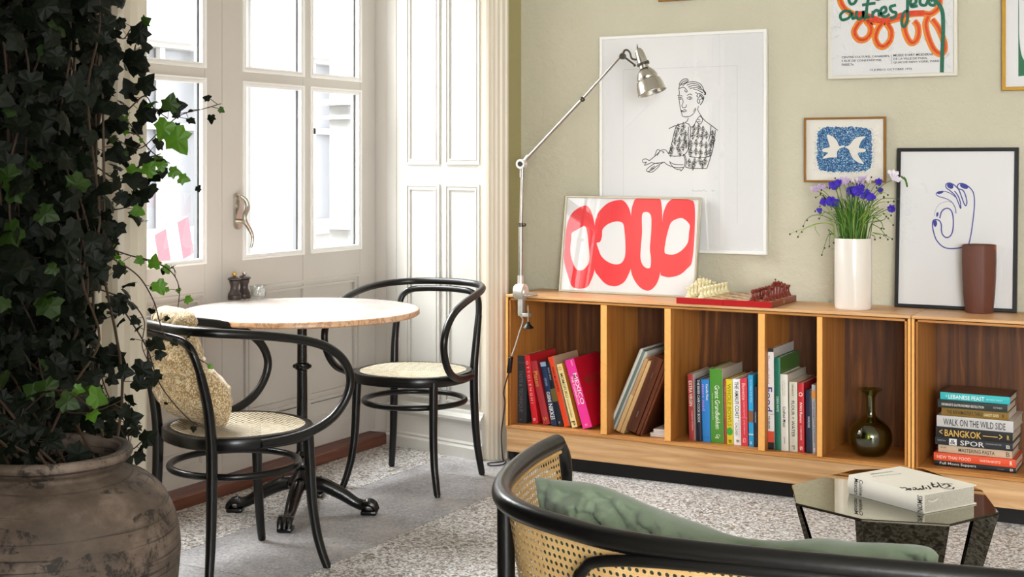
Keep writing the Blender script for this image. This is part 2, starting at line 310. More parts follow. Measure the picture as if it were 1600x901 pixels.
class MB:
    def __init__(s): s.v = []; s.f = []; s.mi = []; s.uv = {}; s.mats = []; s.cm = 0
    def m(s, material):
        if material not in s.mats: s.mats.append(material)
        s.cm = s.mats.index(material); return s
    def face(s, idx): s.f.append(tuple(idx)); s.mi.append(s.cm)
    def add(s, vs, fs):
        b = len(s.v); s.v.extend(Vector(x) for x in vs)
        for f in fs: s.face([b+i for i in f])
        return s
    def box(s, x0, x1, y0, y1, z0, z1, R=None, o=(0, 0, 0)):
        vs = [Vector((x, y, z)) for x in (x0, x1) for y in (y0, y1) for z in (z0, z1)]
        if R is not None: vs = [R @ a+Vector(o) for a in vs]
        return s.add(vs, [(0, 1, 3, 2), (4, 6, 7, 5), (0, 4, 5, 1), (2, 3, 7, 6), (0, 2, 6, 4), (1, 5, 7, 3)])
    def bbox(s, x0, x1, y0, y1, z0, z1, r=.002, R=None, o=(0, 0, 0), seg=1):
        """bevelled box"""
        bm = bmesh.new(); bmesh.ops.create_cube(bm, size=1)
        for q in bm.verts: q.co = Vector(((x0+x1)/2+q.co.x*(x1-x0), (y0+y1)/2+q.co.y*(y1-y0), (z0+z1)/2+q.co.z*(z1-z0)))
        bmesh.ops.bevel(bm, geom=bm.edges[:], offset=r, segments=seg, affect='EDGES', profile=.5)
        return s.addbm(bm, R, o)
    def addbm(s, bm, R=None, o=(0, 0, 0)):
        bm.verts.ensure_lookup_table(); bm.verts.index_update()
        vs = [q.co.copy() for q in bm.verts]
        if R is not None: vs = [R @ a+Vector(o) for a in vs]
        elif Vector(o).length: vs = [a+Vector(o) for a in vs]
        s.add(vs, [[q.index for q in f.verts] for f in bm.faces]); bm.free(); return s
    def tube(s, pts, r, seg=10, cap=True, closed=False, flat=None):
        """pts list of 3D, r float or list"""
        P = [Vector(p) for p in pts]; n = len(P)
        rr = r if isinstance(r, (list, tuple)) else [r]*n
        if len(rr) != n: rr = [rr[min(int(q), len(rr)-2)]+(rr[min(int(q), len(rr)-2)+1]-rr[min(int(q), len(rr)-2)])*(q-min(int(q), len(rr)-2)) for q in (i*(len(rr)-1)/(n-1) for i in range(n))]
        T = []
        for i in range(n):
            if closed: t = P[(i+1) % n]-P[(i-1) % n]
            else: t = P[min(i+1, n-1)]-P[max(i-1, 0)]
            T.append(t.normalized() if t.length > 1e-9 else Vector((0, 0, 1)))
        u = Vector((0, 0, 1)).cross(T[0])
        if u.length < .1: u = Vector((1, 0, 0)).cross(T[0])
        u.normalize(); b = len(s.v)
        for i in range(n):
            u = (u-T[i]*u.dot(T[i])).normalized(); w = T[i].cross(u)
            for k in range(seg):
                a = 2*PI*k/seg; c_, s_ = math.cos(a), math.sin(a)
                if flat: s_ *= flat
                s.v.append(P[i]+(u*c_+w*s_)*rr[i])
        R_ = n if closed else n-1
        for i in range(R_):
            j = (i+1) % n
            for k in range(seg):
                k2 = (k+1) % seg; s.face((b+i*seg+k, b+i*seg+k2, b+j*seg+k2, b+j*seg+k))
        if cap and not closed:
            s.face([b+k for k in range(seg)][::-1]); s.face([b+(n-1)*seg+k for k in range(seg)])
        return s
    def lathe(s, prof, o=(0, 0, 0), seg=32, R=None, cap0=True, cap1=True, fn=None):
        """prof = [(r,z)...] bottom to top"""
        b = len(s.v); o = Vector(o)
        for r, z in prof:
            for k in range(seg):
                a = 2*PI*k/seg; p = Vector((r*math.cos(a), r*math.sin(a), z))
                if fn: p = fn(p, a)
                if R is not None: p = R @ p
                s.v.append(p+o)
        for i in range(len(prof)-1):
            for k in range(seg):
                k2 = (k+1) % seg; s.face((b+i*seg+k, b+i*seg+k2, b+(i+1)*seg+k2, b+(i+1)*seg+k))
        if cap0: s.face([b+k for k in range(seg)][::-1])
        if cap1: s.face([b+(len(prof)-1)*seg+k for k in range(seg)])
        return s
    def sphere(s, c, r, seg=12, sc=(1, 1, 1), R=None):
        n = max(6, seg//2); prof = [(r*math.sin(PI*i/n)+1e-5, -r*math.cos(PI*i/n)) for i in range(n+1)]
        S = Matrix.Diagonal(Vector(sc)); RR = (R @ S) if R is not None else S
        return s.lathe(prof, c, seg, RR)
    def prism(s, poly, z0, z1):
        """poly xy list counter-clockwise"""
        n = len(poly); s.add([(x, y, z0) for x, y in poly]+[(x, y, z1) for x, y in poly], [(i, (i+1) % n, n+(i+1) % n, n+i) for i in range(n)])
        b = len(s.v)-2*n; tri = tessellate_polygon([[Vector((x, y, 0)) for x, y in poly]])
        for t in tri: s.face([b+i for i in t][::-1]); s.face([b+n+i for i in t])
        return s
    def poly(s, loops, fix=None):
        """filled planar loops of 3D points (first outer, others holes)"""
        L = [[Vector(p) for p in l] for l in loops]; b = len(s.v); flat = [p for l in L for p in l]; s.v.extend(flat)
        for t in tessellate_polygon(L): s.face([b+i for i in t])
        return s
    def slab(s, loops, n, th):
        """filled shape with thickness th along n"""
        n = Vector(n).normalized()*th; L = [[Vector(p) for p in l] for l in loops]; b = len(s.v)
        flat = [p for l in L for p in l]; k = len(flat); s.v.extend(flat); s.v.extend(p+n for p in flat)
        for t in tessellate_polygon(L): s.face([b+i for i in t]); s.face([b+k+i for i in t][::-1])
        q = 0
        for l in L:
            m_ = len(l)
            for i in range(m_): s.face((b+q+i, b+q+(i+1) % m_, b+k+q+(i+1) % m_, b+k+q+i))
            q += m_
        return s
    def ribbon(s, pts, w, nrm, closed=False):
        """flat stroke on a plane with normal nrm; w float or (w0,w1,..) list"""
        P = [Vector(p) for p in pts]; n = len(P); nrm = Vector(nrm).normalized(); b = len(s.v)
        for i in range(n):
            t = (P[(i+1) % n]-P[i-1]) if closed else (P[min(i+1, n-1)]-P[max(i-1, 0)])
            if t.length < 1e-9: t = Vector((1, 0, 0))
            side = nrm.cross(t.normalized()); ww = w if not isinstance(w, (list, tuple)) else w[min(len(w)-1, int(i*len(w)/n))]
            s.v.append(P[i]+side*ww/2); s.v.append(P[i]-side*ww/2)
        for i in range(n if closed else n-1):
            j = (i+1) % n; s.face((b+2*i, b+2*i+1, b+2*j+1, b+2*j))
        return s
    def text(s, string, o, right, up, length, height, off=0.0):
        vs, fs, x0, y0, w, h = text2d(string, off); o, right, up = Vector(o), Vector(right), Vector(up)
        return s.add([o+right*((x-x0)/w*length)+up*((y-y0)/h*height) for x, y in vs], fs)
    def build(s, name, material=None, parent=None, smooth=False, sharp=40):
        off = Vector(parent.get('_o', (0, 0, 0))) if parent else Vector((0, 0, 0))
        if material is not None and not s.mats: s.mats = [material]
        me = bpy.data.meshes.new(name); me.from_pydata([tuple(p-off) for p in s.v], [], s.f)
        for m_ in s.mats: me.materials.append(m_)
        if len(s.mats) > 1: me.polygons.foreach_set('material_index', s.mi)
        if s.uv:
            uvl = me.uv_layers.new(name='UVMap')
            for lp in me.loops: uvl.data[lp.index].uv = s.uv.get(lp.vertex_index, (0, 0))
        me.validate(); me.update()
        bm = bmesh.new(); bm.from_mesh(me); bmesh.ops.recalc_face_normals(bm, faces=bm.faces[:])
        if smooth:
            ca = math.radians(sharp)
            for f in bm.faces: f.smooth = True
            for e in bm.edges:
                if len(e.link_faces) == 2: e.smooth = e.calc_face_angle(0) < ca
        bm.to_mesh(me); bm.free()
        ob = bpy.data.objects.new(name, me); COL.objects.link(ob)
        if parent: ob.parent = parent; ob['_o'] = tuple(off)
        return ob
_t = {}
def text2d(string, off=0.0):
    k = (string, off)
    if k not in _t:
        c = bpy.data.curves.new('lettering', 'FONT'); c.body = string; c.size = 1; c.offset = off; c.resolution_u = 2
        ob = bpy.data.objects.new('lettering', c); me = ob.to_mesh()
        vs = [(q.co.x, q.co.y) for q in me.vertices]; fs = [tuple(p.vertices) for p in me.polygons]
        ob.to_mesh_clear(); bpy.data.objects.remove(ob); bpy.data.curves.remove(c)
        xs = [a for a, b in vs]; ys = [b for a, b in vs]
        _t[k] = (vs, fs, min(xs), min(ys), max(xs)-min(xs), max(ys)-min(ys))
    return _t[k]

def thing(name, label, cat, loc=(0, 0, 0), group=None, rotz=0):
    o = bpy.data.objects.new(name, None); COL.objects.link(o); o.empty_display_size = .05
    o.location = loc; o.rotation_euler = (0, 0, rotz); o['label'] = label; o['category'] = cat; o['_o'] = tuple(loc)
    if group: o['group'] = group
    return o
def tag(o, label, cat, group=None, kind=None):
    o['label'] = label; o['category'] = cat
    if group: o['group'] = group
    if kind: o['kind'] = kind
    return o
def struct(o, label=None):
    o['kind'] = 'structure'
    if label: o['label'] = label
    return o
def copy_tree(o, parent=None):
    c = o.copy(); COL.objects.link(c)
    if parent: c.parent = parent
    for ch in list(o.children): copy_tree(ch, c)
    return c
# ================================================================== THE ROOM
XR, YB, YA, ZC = 3.6, -2.6, 5.58, 2.95          # right wall, back wall, sage wall, ceiling
XD = -3.66                                         # face of the glazed doors
# floor: speckled terrazzo with a band of grey stone slabs running along the doors
fl = MB(); fl.m(M['terrazzo'])
fl.box(-3.80, -3.19, YB, YA+.1, -.06, 0); fl.box(-2.655, XR, YB, YA+.1, -.06, 0)
fl.m(M['slab'])
ys = [YB, -1.3, .1, 1.5, 2.55, 3.42, 4.02, 4.95, YA+.1]
for a, b in zip(ys, ys[1:]): fl.box(-3.187, -2.658, a+.0015, b-.0015, -.06, 0)
fl.m(M['seam']); fl.box(-3.19, -2.655, YB, YA+.1, -.06, -.002)
struct(fl.build('floor'))
w = MB(); w.m(M['ceiling']); w.box(-3.9, XR+.1, YB-.1, YA+.1, ZC, ZC+.1); struct(w.build('ceiling'))
w = MB(); w.m(M['sage']); w.box(-3.02, XR+.1, YA, YA+.12, 0, ZC); struct(w.build('wall_back', None))
w = MB(); w.m(M['ceiling']); w.box(XR, XR+.1, YB, YA, 0, ZC); struct(w.build('wall_right'))
# rear wall with a large window opening
w = MB(); w.m(M['ceiling']); w.box(-3.0, .6, YB-.1, YB, 0, ZC); w.box(3.1, XR, YB-.1, YB, 0, ZC); w.box(.6, 3.1, YB-.1, YB, 0, .7); w.box(.6, 3.1, YB-.1, YB, 2.65, ZC); struct(w.build('wall_front'))
w = MB(); w.m(M['bead'])
for a in (.6, 1.82, 3.04): w.box(a, a+.06, YB-.08, YB-.03, .7, 2.65)
for z in (.7, 1.95, 2.6): w.box(.6, 3.1, YB-.08, YB-.03, z, z+.05)
struct(w.build('window_1'))
# wall of the doors: thick masonry, coloured near-black for shade where the ivy hangs
w = MB(); w.m(M['wall_cream']); w.box(-3.8, -3.0, 2.86, 3.10, 0, ZC)
w.m(M['wall_shade']); w.box(-3.8, -3.0, YB, 2.86, 0, ZC)
w.m(M['cream']); w.box(-3.8, -3.0, 3.10, 5.36, 2.62, ZC)
w.m(M['white']); w.box(-3.8, -3.03, 5.40, YA+.12, 0, ZC)
struct(w.build('wall_left'))
w = MB(); w.m(M['ceiling']); w.box(-3.0, -.60, .30, .42, 0, ZC); struct(w.build('wall_added_for_shade'))  # unseen wall stub, added to shade ivy and jar from the rear daylight
# narrow return between the casing and the sage wall, darkened olive for grazing light
w = MB(); w.m(mat('shaded_return', 'a2996c', .7, bump=.2, bscale=60)); w.box(-3.03, -2.985, 5.33, YA, 0, ZC); struct(w.build('trim_1'))
# left casing (mouldings seen edge-on)
def fluted(name, x0, y0, y1, zt, prof, material):
    m = MB(); m.m(material); pts = [(x0-.06, y0)]+[(x0+d, y0+(y1-y0)*t) for t, d in prof]+[(x0-.06, y1)]
    m.prism(pts[::-1], 0, zt); return m.build(name)
struct(fluted('trim_2', -3.0, 3.02, 3.135, ZC, [(0, .0), (.05, .018), (.18, .03), (.22, .018), (.3, .014), (.38, .03), (.62, .034), (.68, .02), (.76, .026), (.9, .034), (1, .03)], M['cream']))
# right casing at the room corner
pr = [(-3.03, 5.262), (-2.987, 5.256), (-2.975, 5.258), (-2.968, 5.268), (-2.960, 5.270), (-2.955, 5.282), (-2.946, 5.286), (-2.942, 5.300), (-2.933, 5.306), (-2.928, 5.322), (-2.920, 5.328), (-2.922, 5.345), (-3.03, 5.345)]
w = MB(); w.m(M['cream']); w.prism(pr, 0, ZC); struct(w.build('trim_3'))

# panelled reveal (splayed shutters box) right of the doors
A0 = Vector((-3.57, 5.372, 0)); B0 = Vector((-2.985, 5.258, 0)); dR = (B0-A0); LR = dR.length; dR.normalize(); nR = Vector((dR.y, -dR.x, 0))
if nR.y > 0: nR = -nR
RR = Matrix((dR, -nR, Vector((0, 0, 1)))).transposed()     # local x along the reveal, y into the wall, z up
w = MB(); w.m(M['white'])
w.box(-.02, LR, 0, .1, 0, 2.62, RR, A0)
struct(w.build('wall_reveal', None), 'white panelled reveal beside the glazed doors')
w = MB(); w.m(M['white'])
def mould(m, x0, x1, z0, z1, R, o, wd=.020, hh=.009, inner=True):
    """picture-rail style moulding round a rectangle: two mitred steps"""
    for k, (ins, ww, h_) in enumerate(((0, wd*.35, hh), (wd*.35, wd*.4, hh*.45), (wd*.75, wd*.25, hh*.8))):
        a0, a1, c0, c1 = x0+ins, x1-ins, z0+ins, z1-ins
        P = [(a0, c0), (a1, c0), (a1, c1), (a0, c1)]; Q = [(a0+ww, c0+ww), (a1-ww, c0+ww), (a1-ww, c1-ww), (a0+ww, c1-ww)]
        vs = [R @ Vector((x, 0, z))+o for x, z in P]+[R @ Vector((x, -h_, z))+o for x, z in P]+[R @ Vector((x, -h_, z))+o for x, z in Q]+[R @ Vector((x, 0, z))+o for x, z in Q]
        fs = []
        for i in range(4):
            j = (i+1) % 4; fs += [(i, j, 4+j, 4+i), (4+i, 4+j, 8+j, 8+i), (8+i, 8+j, 12+j, 12+i)]
        m.add(vs, fs)
for x0, x1 in ((.108, .318), (.352, .560)):
    mould(w, x0, x1, 1.305, 2.5, RR, A0, .026, .010); mould(w, x0, x1, .235, 1.215, RR, A0, .026, .010)
w.box(.035, .041, -.004, 0, .2, 2.62, RR, A0)
struct(w.build('trim_4'), 'raised mouldings of the white reveal panels')
w = MB(); w.m(M['white'])
prof = [(0, 0), (-.028, 0), (-.028, .045), (-.020, .055), (-.022, .062), (-.016, .072), (-.016, .150), (-.022, .156), (-.030, .166), (-.030, .178), (-.022, .188), (-.012, .194), (-.008, .205), (0, .210)]
def extr(m, prof, x0, x1, R, o):
    n = len(prof); m.add([R @ Vector((x, y, z))+o for x in (x0, x1) for y, z in prof], [(i, i+1, n+i+1, n+i) for i in range(n-1)]+[tuple(range(n)), tuple(range(n, 2*n))[::-1]])
extr(w, prof, -.005, LR-.012, RR, A0)
struct(w.build('baseboard_right'), 'moulded white baseboard under the reveal')

# ------------------------------------------------------------------ glazed double doors
# jambs and frame
w = MB(); w.m(M['door_paint'])
w.box(XD-.10, -3.605, 5.384, 5.44, .05, 2.62); w.box(-3.64, -3.585, 5.385, 5.42, .05, 2.62); w.box(XD-.10, XD+.01, 3.0, 5.44, 2.5, 2.62)
w.box(XD-.10, XD+.02, 3.02, 3.12, .05, 2.62)
struct(w.build('trim_5'), 'painted frame of the glazed doors')
w = MB(); w.m(M['sill']); w.bbox(-3.78, -3.573, 3.05, 5.372, .0, .047, .004); struct(w.build('trim_6'), 'red-brown wooden threshold under the doors')
def leaf(name, y0, y1, cols, label):
    """door leaf between y0 and y1; cols = glazed column ranges"""
    root = thing(name, label, 'door', (XD, y0, .055)); root['kind'] = 'structure'
    f = MB(); f.m(M['door_paint']); zs = [(.918, 1.642), (1.692, 2.40)]; T = .05
    ylist = [y0]+[q for c in cols for q in c]+[y1]
    for a, b in zip(ylist[::2], ylist[1::2]): f.box(XD-T, XD, a+.0005, b-.0005, .055, 2.49)
    for c in cols:
        for a, b in ((.795, .918), (1.642, 1.692), (2.40, 2.49)): f.box(XD-T, XD-.002, c[0], c[1], a, b)
        f.box(XD-T, XD-.012, c[0], c[1], .055, .795)
    # continuous lower field: top panel and narrow foot panel
    f.box(XD-.012, XD-.001, cols[0][0], cols[-1][1], .055, .13); f.box(XD-.012, XD-.001, cols[0][0], cols[-1][1], .185, .25)
    f.box(XD-.012, XD-.001, cols[0][0]-.001, cols[-1][1]+.001, .13, .185)
    if len(cols) > 1: f.box(XD-.03, XD-.012, cols[0][1], cols[1][0], .055, .795)
    f.build('door_frame', None, root)
    q = MB(); q.m(M['door_paint'])
    RX = Matrix(((0, 1, 0), (1, 0, 0), (0, 0, 1))).transposed()
    RX = Matrix((Vector((0, 1, 0)), Vector((-1, 0, 0)), Vector((0, 0, 1)))).transposed()
    mould(q, cols[0][0]+.008, cols[-1][1]-.008, .258, .80, RX, Vector((XD-.010, 0, 0)), .035, .016)
    q.m(M['seam']); q.box(XD-.0095, XD-.008, cols[-1][1]-.012, cols[-1][1]-.005, .26, .795)
    mould(q.m(M['door_paint']), cols[0][0]+.02, cols[-1][1]-.02, .125, .19, RX, Vector((XD-.001, 0, 0)), .012, .005)
    q.build('panel_moulding', None, root)
    bd = MB(); bd.m(M['bead'])
    for c in cols:
        for z0, z1 in zs: mould(bd, c[0]-.006, c[1]+.006, z0-.006, z1+.006, RX, Vector((XD-.014, 0, 0)), .022, .02)
    bd.build('glazing_bead', None, root)
    for c in cols:
        for z0, z1 in zs:
            gl = MB(); gl.m(M['glass']); gl.poly([[(XD-.028, c[0], z0), (XD-.028, c[1], z0), (XD-.028, c[1], z1), (XD-.028, c[0], z1)]]); gl.build('pane', None, root)
            s_ = MB(); s_.m(mat('pane_spacer', '8b8d8e', .35, metal=.6))
            for e in ((c[0], c[0]+.010), (c[1]-.010, c[1])): s_.box(XD-.048, XD-.031, e[0], e[1], z0, z1)
            s_.box(XD-.048, XD-.031, c[0], c[1], z0, z0+.006); s_.build('pane_spacer', None, root)
    return root
d1 = leaf('door_1', 3.12, 4.288, [(3.24, 3.73), (3.79, 4.186)], 'left leaf of the white glazed doors, half behind the ivy')
d2 = leaf('door_2', 4.290, 5.378, [(4.422, 4.822), (4.880, 5.257)], 'right leaf of the white glazed doors, with nickel handle')
# espagnolette handle on the right leaf
hp = onX(370, 330, XD); hb = MB(); hb.m(M['nickel'])
hy, hz = hp.y, hp.z
pl = [(hy+.022*math.cos(a)*1, hz+(.052 if math.sin(a) > 0 else -.052)+.022*math.sin(a)) for a in [2*PI*k/24 for k in range(24)]]
hb.slab([[(XD, y, z) for y, z in pl]], (1, 0, 0), .012)
hb.tube(cr([(XD+.012, hy+.004, hz-.04), (XD+.035, hy+.004, hz-.04), (XD+.04, hy+.002, hz-.03)], 5), .010, 10)
h1 = hb.build('handle_plate', None, d2, True)
hb = MB(); hb.m(M['nickel'])
hb.tube(cr([(XD+.022, hy, hz+.062), (XD+.034, hy+.016, hz+.045), (XD+.04, hy+.02, hz+.015), (XD+.04, hy+.002, hz-.02), (XD+.042, hy+.006, hz-.045), (XD+.045, hy+.024, hz-.07), (XD+.05, hy+.038, hz-.10), (XD+.05, hy+.036, hz-.13), (XD+.048, hy+.030, hz-.15)], 6), [.006, .009, .010, .009, .010, .009, .007, .006, .005], 10)
hb.build('door_handle', None, d2, True)

# ------------------------------------------------------------------ outside: street, pale facade, barrier
w = MB(); w.m(M['street']); w.box(-14, -3.82, -4, 16, -.2, -.02); tag(w.build('ground'), 'pale paved courtyard outside the glazed doors', 'ground'); w = None
bpy.data.objects['ground']['kind'] = 'structure'
b_ = thing('building', 'pale rendered building across the courtyard, seen through the door glass', 'building', (-8.2, 10, -.02))
w = MB(); w.m(M['facade'])
FX = -8.2
wins = [(6.0, 7.0), (8.4, 9.4), (10.6, 11.5), (12.6, 13.5)]
yy = [3.0]+[q for p in wins for q in p]+[16]
for a, b in zip(yy[::2], yy[1::2]): w.box(FX-.3, FX, a, b, -.02, 6)
for a, b in wins: w.box(FX-.3, FX, a, b, -.02, .75); w.box(FX-.3, FX, a, b, 2.3, 6)
w.build('facade', None, b_)
for a, b in wins:
    q = MB(); q.m(M['facade2']); q.box(FX, FX+.06, a-.12, a, .7, 2.4); q.box(FX, FX+.06, b, b+.12, .7, 2.4); q.box(FX, FX+.12, a-.16, b+.16, .62, .74); q.box(FX, FX+.14, a-.18, b+.18, 2.34, 2.5)
    q.box(FX-.1, FX-.05, (a+b)/2-.03, (a+b)/2+.03, .75, 2.3); q.box(FX-.1, FX-.05, a, b, 1.6, 1.66)
    q2 = q.build('window_surround', None, b_); g_ = MB(); g_.m(M['facade_glass']); g_.box(FX-.16, FX-.12, a, b, .75, 2.3); g_.build('window_pane', None, q2)
q = MB(); q.m(M['facade2']); q.box(FX, FX+.1, 3, 16, 2.9, 3.02); q.box(FX, FX+.05, 3, 16, -.02, .45); q.build('cornice', None, b_)
q = MB(); q.m(M['facade2']); q.tube([(FX+.07, 10.0, -.02), (FX+.07, 10.0, 6)], .05, 10); q.build('drain_pipe', None, b_)
# white pier just outside the right-hand panes
w = MB(); w.m(M['pier_stone']); w.box(-4.10, -3.85, 5.62, 5.9, -.02, 3.4); w.box(-4.13, -3.82, 5.58, 5.94, 1.60, 1.63); w.box(-4.12, -3.83, 5.59, 5.93, 1.53, 1.55); w.box(-4.12, -3.83, 5.59, 5.93, .98, 1.02)
tag(w.build('pier'), 'pale stone pier with a thin ledge outside the right-hand panes', 'pillar')['kind'] = 'structure'
w = MB(); w.m(M['pier_stone']); w.add([(-6.3, 7.60, -.02), (-6.0, 7.60, -.02), (-6.12, 7.92, 2.4), (-6.3, 7.92, 2.4), (-6.3, 8.12, -.02), (-6.0, 8.12, -.02), (-6.12, 8.10, 2.4), (-6.3, 8.10, 2.4)], [(0, 1, 2, 3), (4, 5, 6, 7), (0, 1, 5, 4), (1, 2, 6, 5), (2, 3, 7, 6), (3, 0, 4, 7)])
tag(w.build('pillar'), 'tapering pale grey buttress outside the middle pane of the doors', 'pillar')['kind'] = 'structure'
bt = thing('street_barrier', 'red and white striped barrier outside, low behind the left door glass', 'barrier', (-5.6, 6.3, -.02))
P0 = onX(226, 372, -5.6); P1 = onX(262, 352, -5.6)
m = MB(); n_ = 5; dd = (P1-P0)/2
for i in range(n_):
    m.m(M['barrier_red'] if i % 2 == 0 else M['barrier_white'])
    a, b = P0+dd*(i-1.5), P0+dd*(i-.5); sk = Vector((0, 0, -.04*0))
    m.slab([[a, b, b+Vector((0, .05, -.22)), a+Vector((0, .05, -.22))]], (1, 0, 0), .03)
m.build('striped_board', None, bt)
for t in (-.9, 2.4):
    p = P0+dd*t; m = MB(); m.m(M['barrier_white']); m.tube([(p.x-.03, p.y, -.02), (p.x-.03, p.y+.02, p.z+.06)], .02, 8); m.build('leg', None, bt)
# ------------------------------------------------------------------ heating pipe in front of the wall by the ivy
w = MB(); w.m(M['cream']); w.tube([(-2.955, 2.915, 0), (-2.955, 2.915, ZC)], .0135, 14); pp = w.build('pipe', None, None, True)
tag(pp, 'cream vertical heating pipe between the ivy and the door casing', 'pipe')
# ================================================================== LOW OAK SHELVING
YF, YBK = 5.22, 5.555; ZT = .74; Z0 = .161; ZS = .176
def unit(x0, x1, divs, label):
    r = thing('shelving_unit', label, 'shelf', (x0, YF, Z0))
    t, gr, li = .011, .003, .009
    m = MB(); m.m(M['oak_top']); m.bbox(x0, x1, YF, YBK, ZT-t, ZT, .0012); m.build('top_panel', None, r)
    m = MB(); m.m(M['oak_h']); m.bbox(x0, x1, YF, YBK, Z0, Z0+.010, .001); m.bbox(x0+t+.002, x1-t-.002, YF+.003, YBK-.002, Z0+.010, ZS, .001); m.build('bottom_panel', None, r)
    for a in (x0, x1-t):
        m = MB(); m.m(M['oak_v']); m.bbox(a, a+t, YF, YBK, Z0+.010, ZT-t, .0012); m.m(M['oak_edge']); m.box(a+.0008, a+t-.0008, YF-.0012, YF+.002, Z0+.011, ZT-t-.001); m.build('side_panel', None, r)
    # inner liner, separated from the carcass by a shadow groove
    m = MB(); m.m(M['oak_v'])
    for a in (x0+t+gr, x1-t-gr-li): m.bbox(a, a+li, YF+.003, YBK-.002, ZS, ZT-t-gr, .001)
    m.m(M['oak_h']); m.bbox(x0+t+gr, x1-t-gr, YF+.003, YBK-.002, ZT-t-gr-li, ZT-t-gr, .001); m.build('inner_liner', None, r)
    for a, b in divs:
        m = MB(); m.m(M['oak_v']); m.bbox(a, b, YF+.002, YBK-.004, ZS, ZT-t-gr-li, .001); m.m(M['oak_edge']); m.box(a+.0008, b-.0008, YF+.0008, YF+.004, ZS+.001, ZT-t-gr-li-.001); m.build('divider', None, r)
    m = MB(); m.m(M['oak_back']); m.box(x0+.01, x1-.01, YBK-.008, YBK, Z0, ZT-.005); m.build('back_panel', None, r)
    return r
u1 = unit(-2.868, -1.1385, [(-2.416, -2.387), (-2.129, -2.101), (-1.732, -1.704), (-1.496, -1.474)], 'long low oak shelving unit at the left, five open bays')
u2 = unit(-1.1355, .594, [(-.55, -.522), (.02, .048)], 'low oak shelving unit at the right edge, holding the stack of flat books')
bp = thing('shelving_plinth', 'pale oak apron and recessed shadow-dark plinth under both shelving units', 'plinth', (-2.86, 5.24, 0))
m = MB(); m.m(M['oak_apron']); m.bbox(-2.864, .594, YF+.001, YF+.022, .060, Z0-.001, .001); m.build('apron', None, bp)
m = MB(); m.m(M['plinth_shadow']); m.box(-2.850, .58, YF+.030, YF+.05, 0, Z0-.001); m.box(-2.860, -2.84, YF+.024, YBK-.02, 0, Z0-.001); m.box(.56, .58, YF+.03, YBK-.02, 0, Z0-.001); m.build('recessed_plinth', None, bp)

# ------------------------------------------------------------------ books
def book(label, W, D, H, cover, spine=None, side=None, texts=(), cat='book', group='cookbooks on the oak shelves', pages='pages', bands=(), name='book', hard=True, right=None):
    """upright book at the origin: x thickness 0..W, spine on y=0 facing the room, z height. texts: (string, t0, t1, a0, a1, colour): t along the spine from the top, a across it"""
    r = thing(name, label, cat, (0, 0, 0), group)
    cm = mat('cover_'+cover, cover, .4, coat=.25); sm = mat('cover_'+(spine or cover), spine or cover, .4, coat=.25); rm = mat('cover_'+(right or side or cover), right or side or cover, .4, coat=.25)
    ct = .0028 if hard else .0012; sq = .004 if hard else .0005
    m = MB(); m.m(cm); m.box(0, ct, .002, D, 0, H); m.m(rm); m.box(W-ct, W, .002, D, 0, H)
    m.m(sm)
    # slightly rounded spine
    k = 6; pr_ = [(W*i/k, -.0022*math.sin(PI*i/k)) for i in range(k+1)]; m.add([(x, y, z) for z in (0, H) for x, y in pr_]+[(x, .0032, z) for z in (0, H) for x in (0, W)],
        [(i, i+1, k+1+i+1, k+1+i) for i in range(k)]+[tuple(range(k+1))+(2*k+3, 2*k+2), tuple(range(k+1, 2*k+2))+(2*k+5, 2*k+4)])
    for t0, t1, c in bands:
        m.m(mat('cover_'+c, c, .4, coat=.25)); m.box(-.0001, W+.0001, -.0026, -.0005, H*(1-t1), H*(1-t0))
    m.build('cover', None, r)
    m = MB(); m.m(M[pages]); m.box(ct, W-ct, .003, D-sq, sq, H-sq); m.build('page_block', None, r)
    for string, t0, t1, a0, a1, c in texts:
        q = MB(); q.m(mat('lettering_'+c, c, .5)); q.text(string, (a0*W, -.0031, H*(1-t0)), (0, 0, -1), (1, 0, 0), H*(t1-t0), W*(a1-a0), .008)
        q.build('title', None, r)
    return r
YS = 5.285
def place_up(r, bl, tl_, y=YS):
    """bottom-left and top-left spine corners in the photograph -> position and lean"""
    a = onY(bl[0], bl[1], y); b = onY(tl_[0], tl_[1], y); ang = math.atan2(b.x-a.x, b.z-a.z)
    r.location = (a.x, y, ZS+.0003); r.rotation_euler = (0, ang, 0)
def hgt(bl, tl_, y=YS): a = onY(*bl, y); b = onY(*tl_, y); return math.hypot(b.x-a.x, b.z-ZS)
def wid(u0, u1, v=665, y=YS): return onY(u1, v, y).x-onY(u0, v, y).x
WHT, BLK, GLD = 'f2efe6', '1c1a18', 'd8a33a'
def up(label, bl, tl_, br, D, cover, **k):
    y = k.pop('y', YS); H = hgt(bl, tl_, y); a = onY(*bl, y); b = onY(*tl_, y); ang = math.atan2(b.x-a.x, b.z-a.z)
    W = wid(bl[0], br, bl[1], y)*math.cos(ang); r = book(label, W, D, H, cover, **k); r.location = (a.x, y, ZS+.0004+(math.sin(ang)*W if ang > 0 else 0)); r.rotation_euler = (0, ang, 0); return r
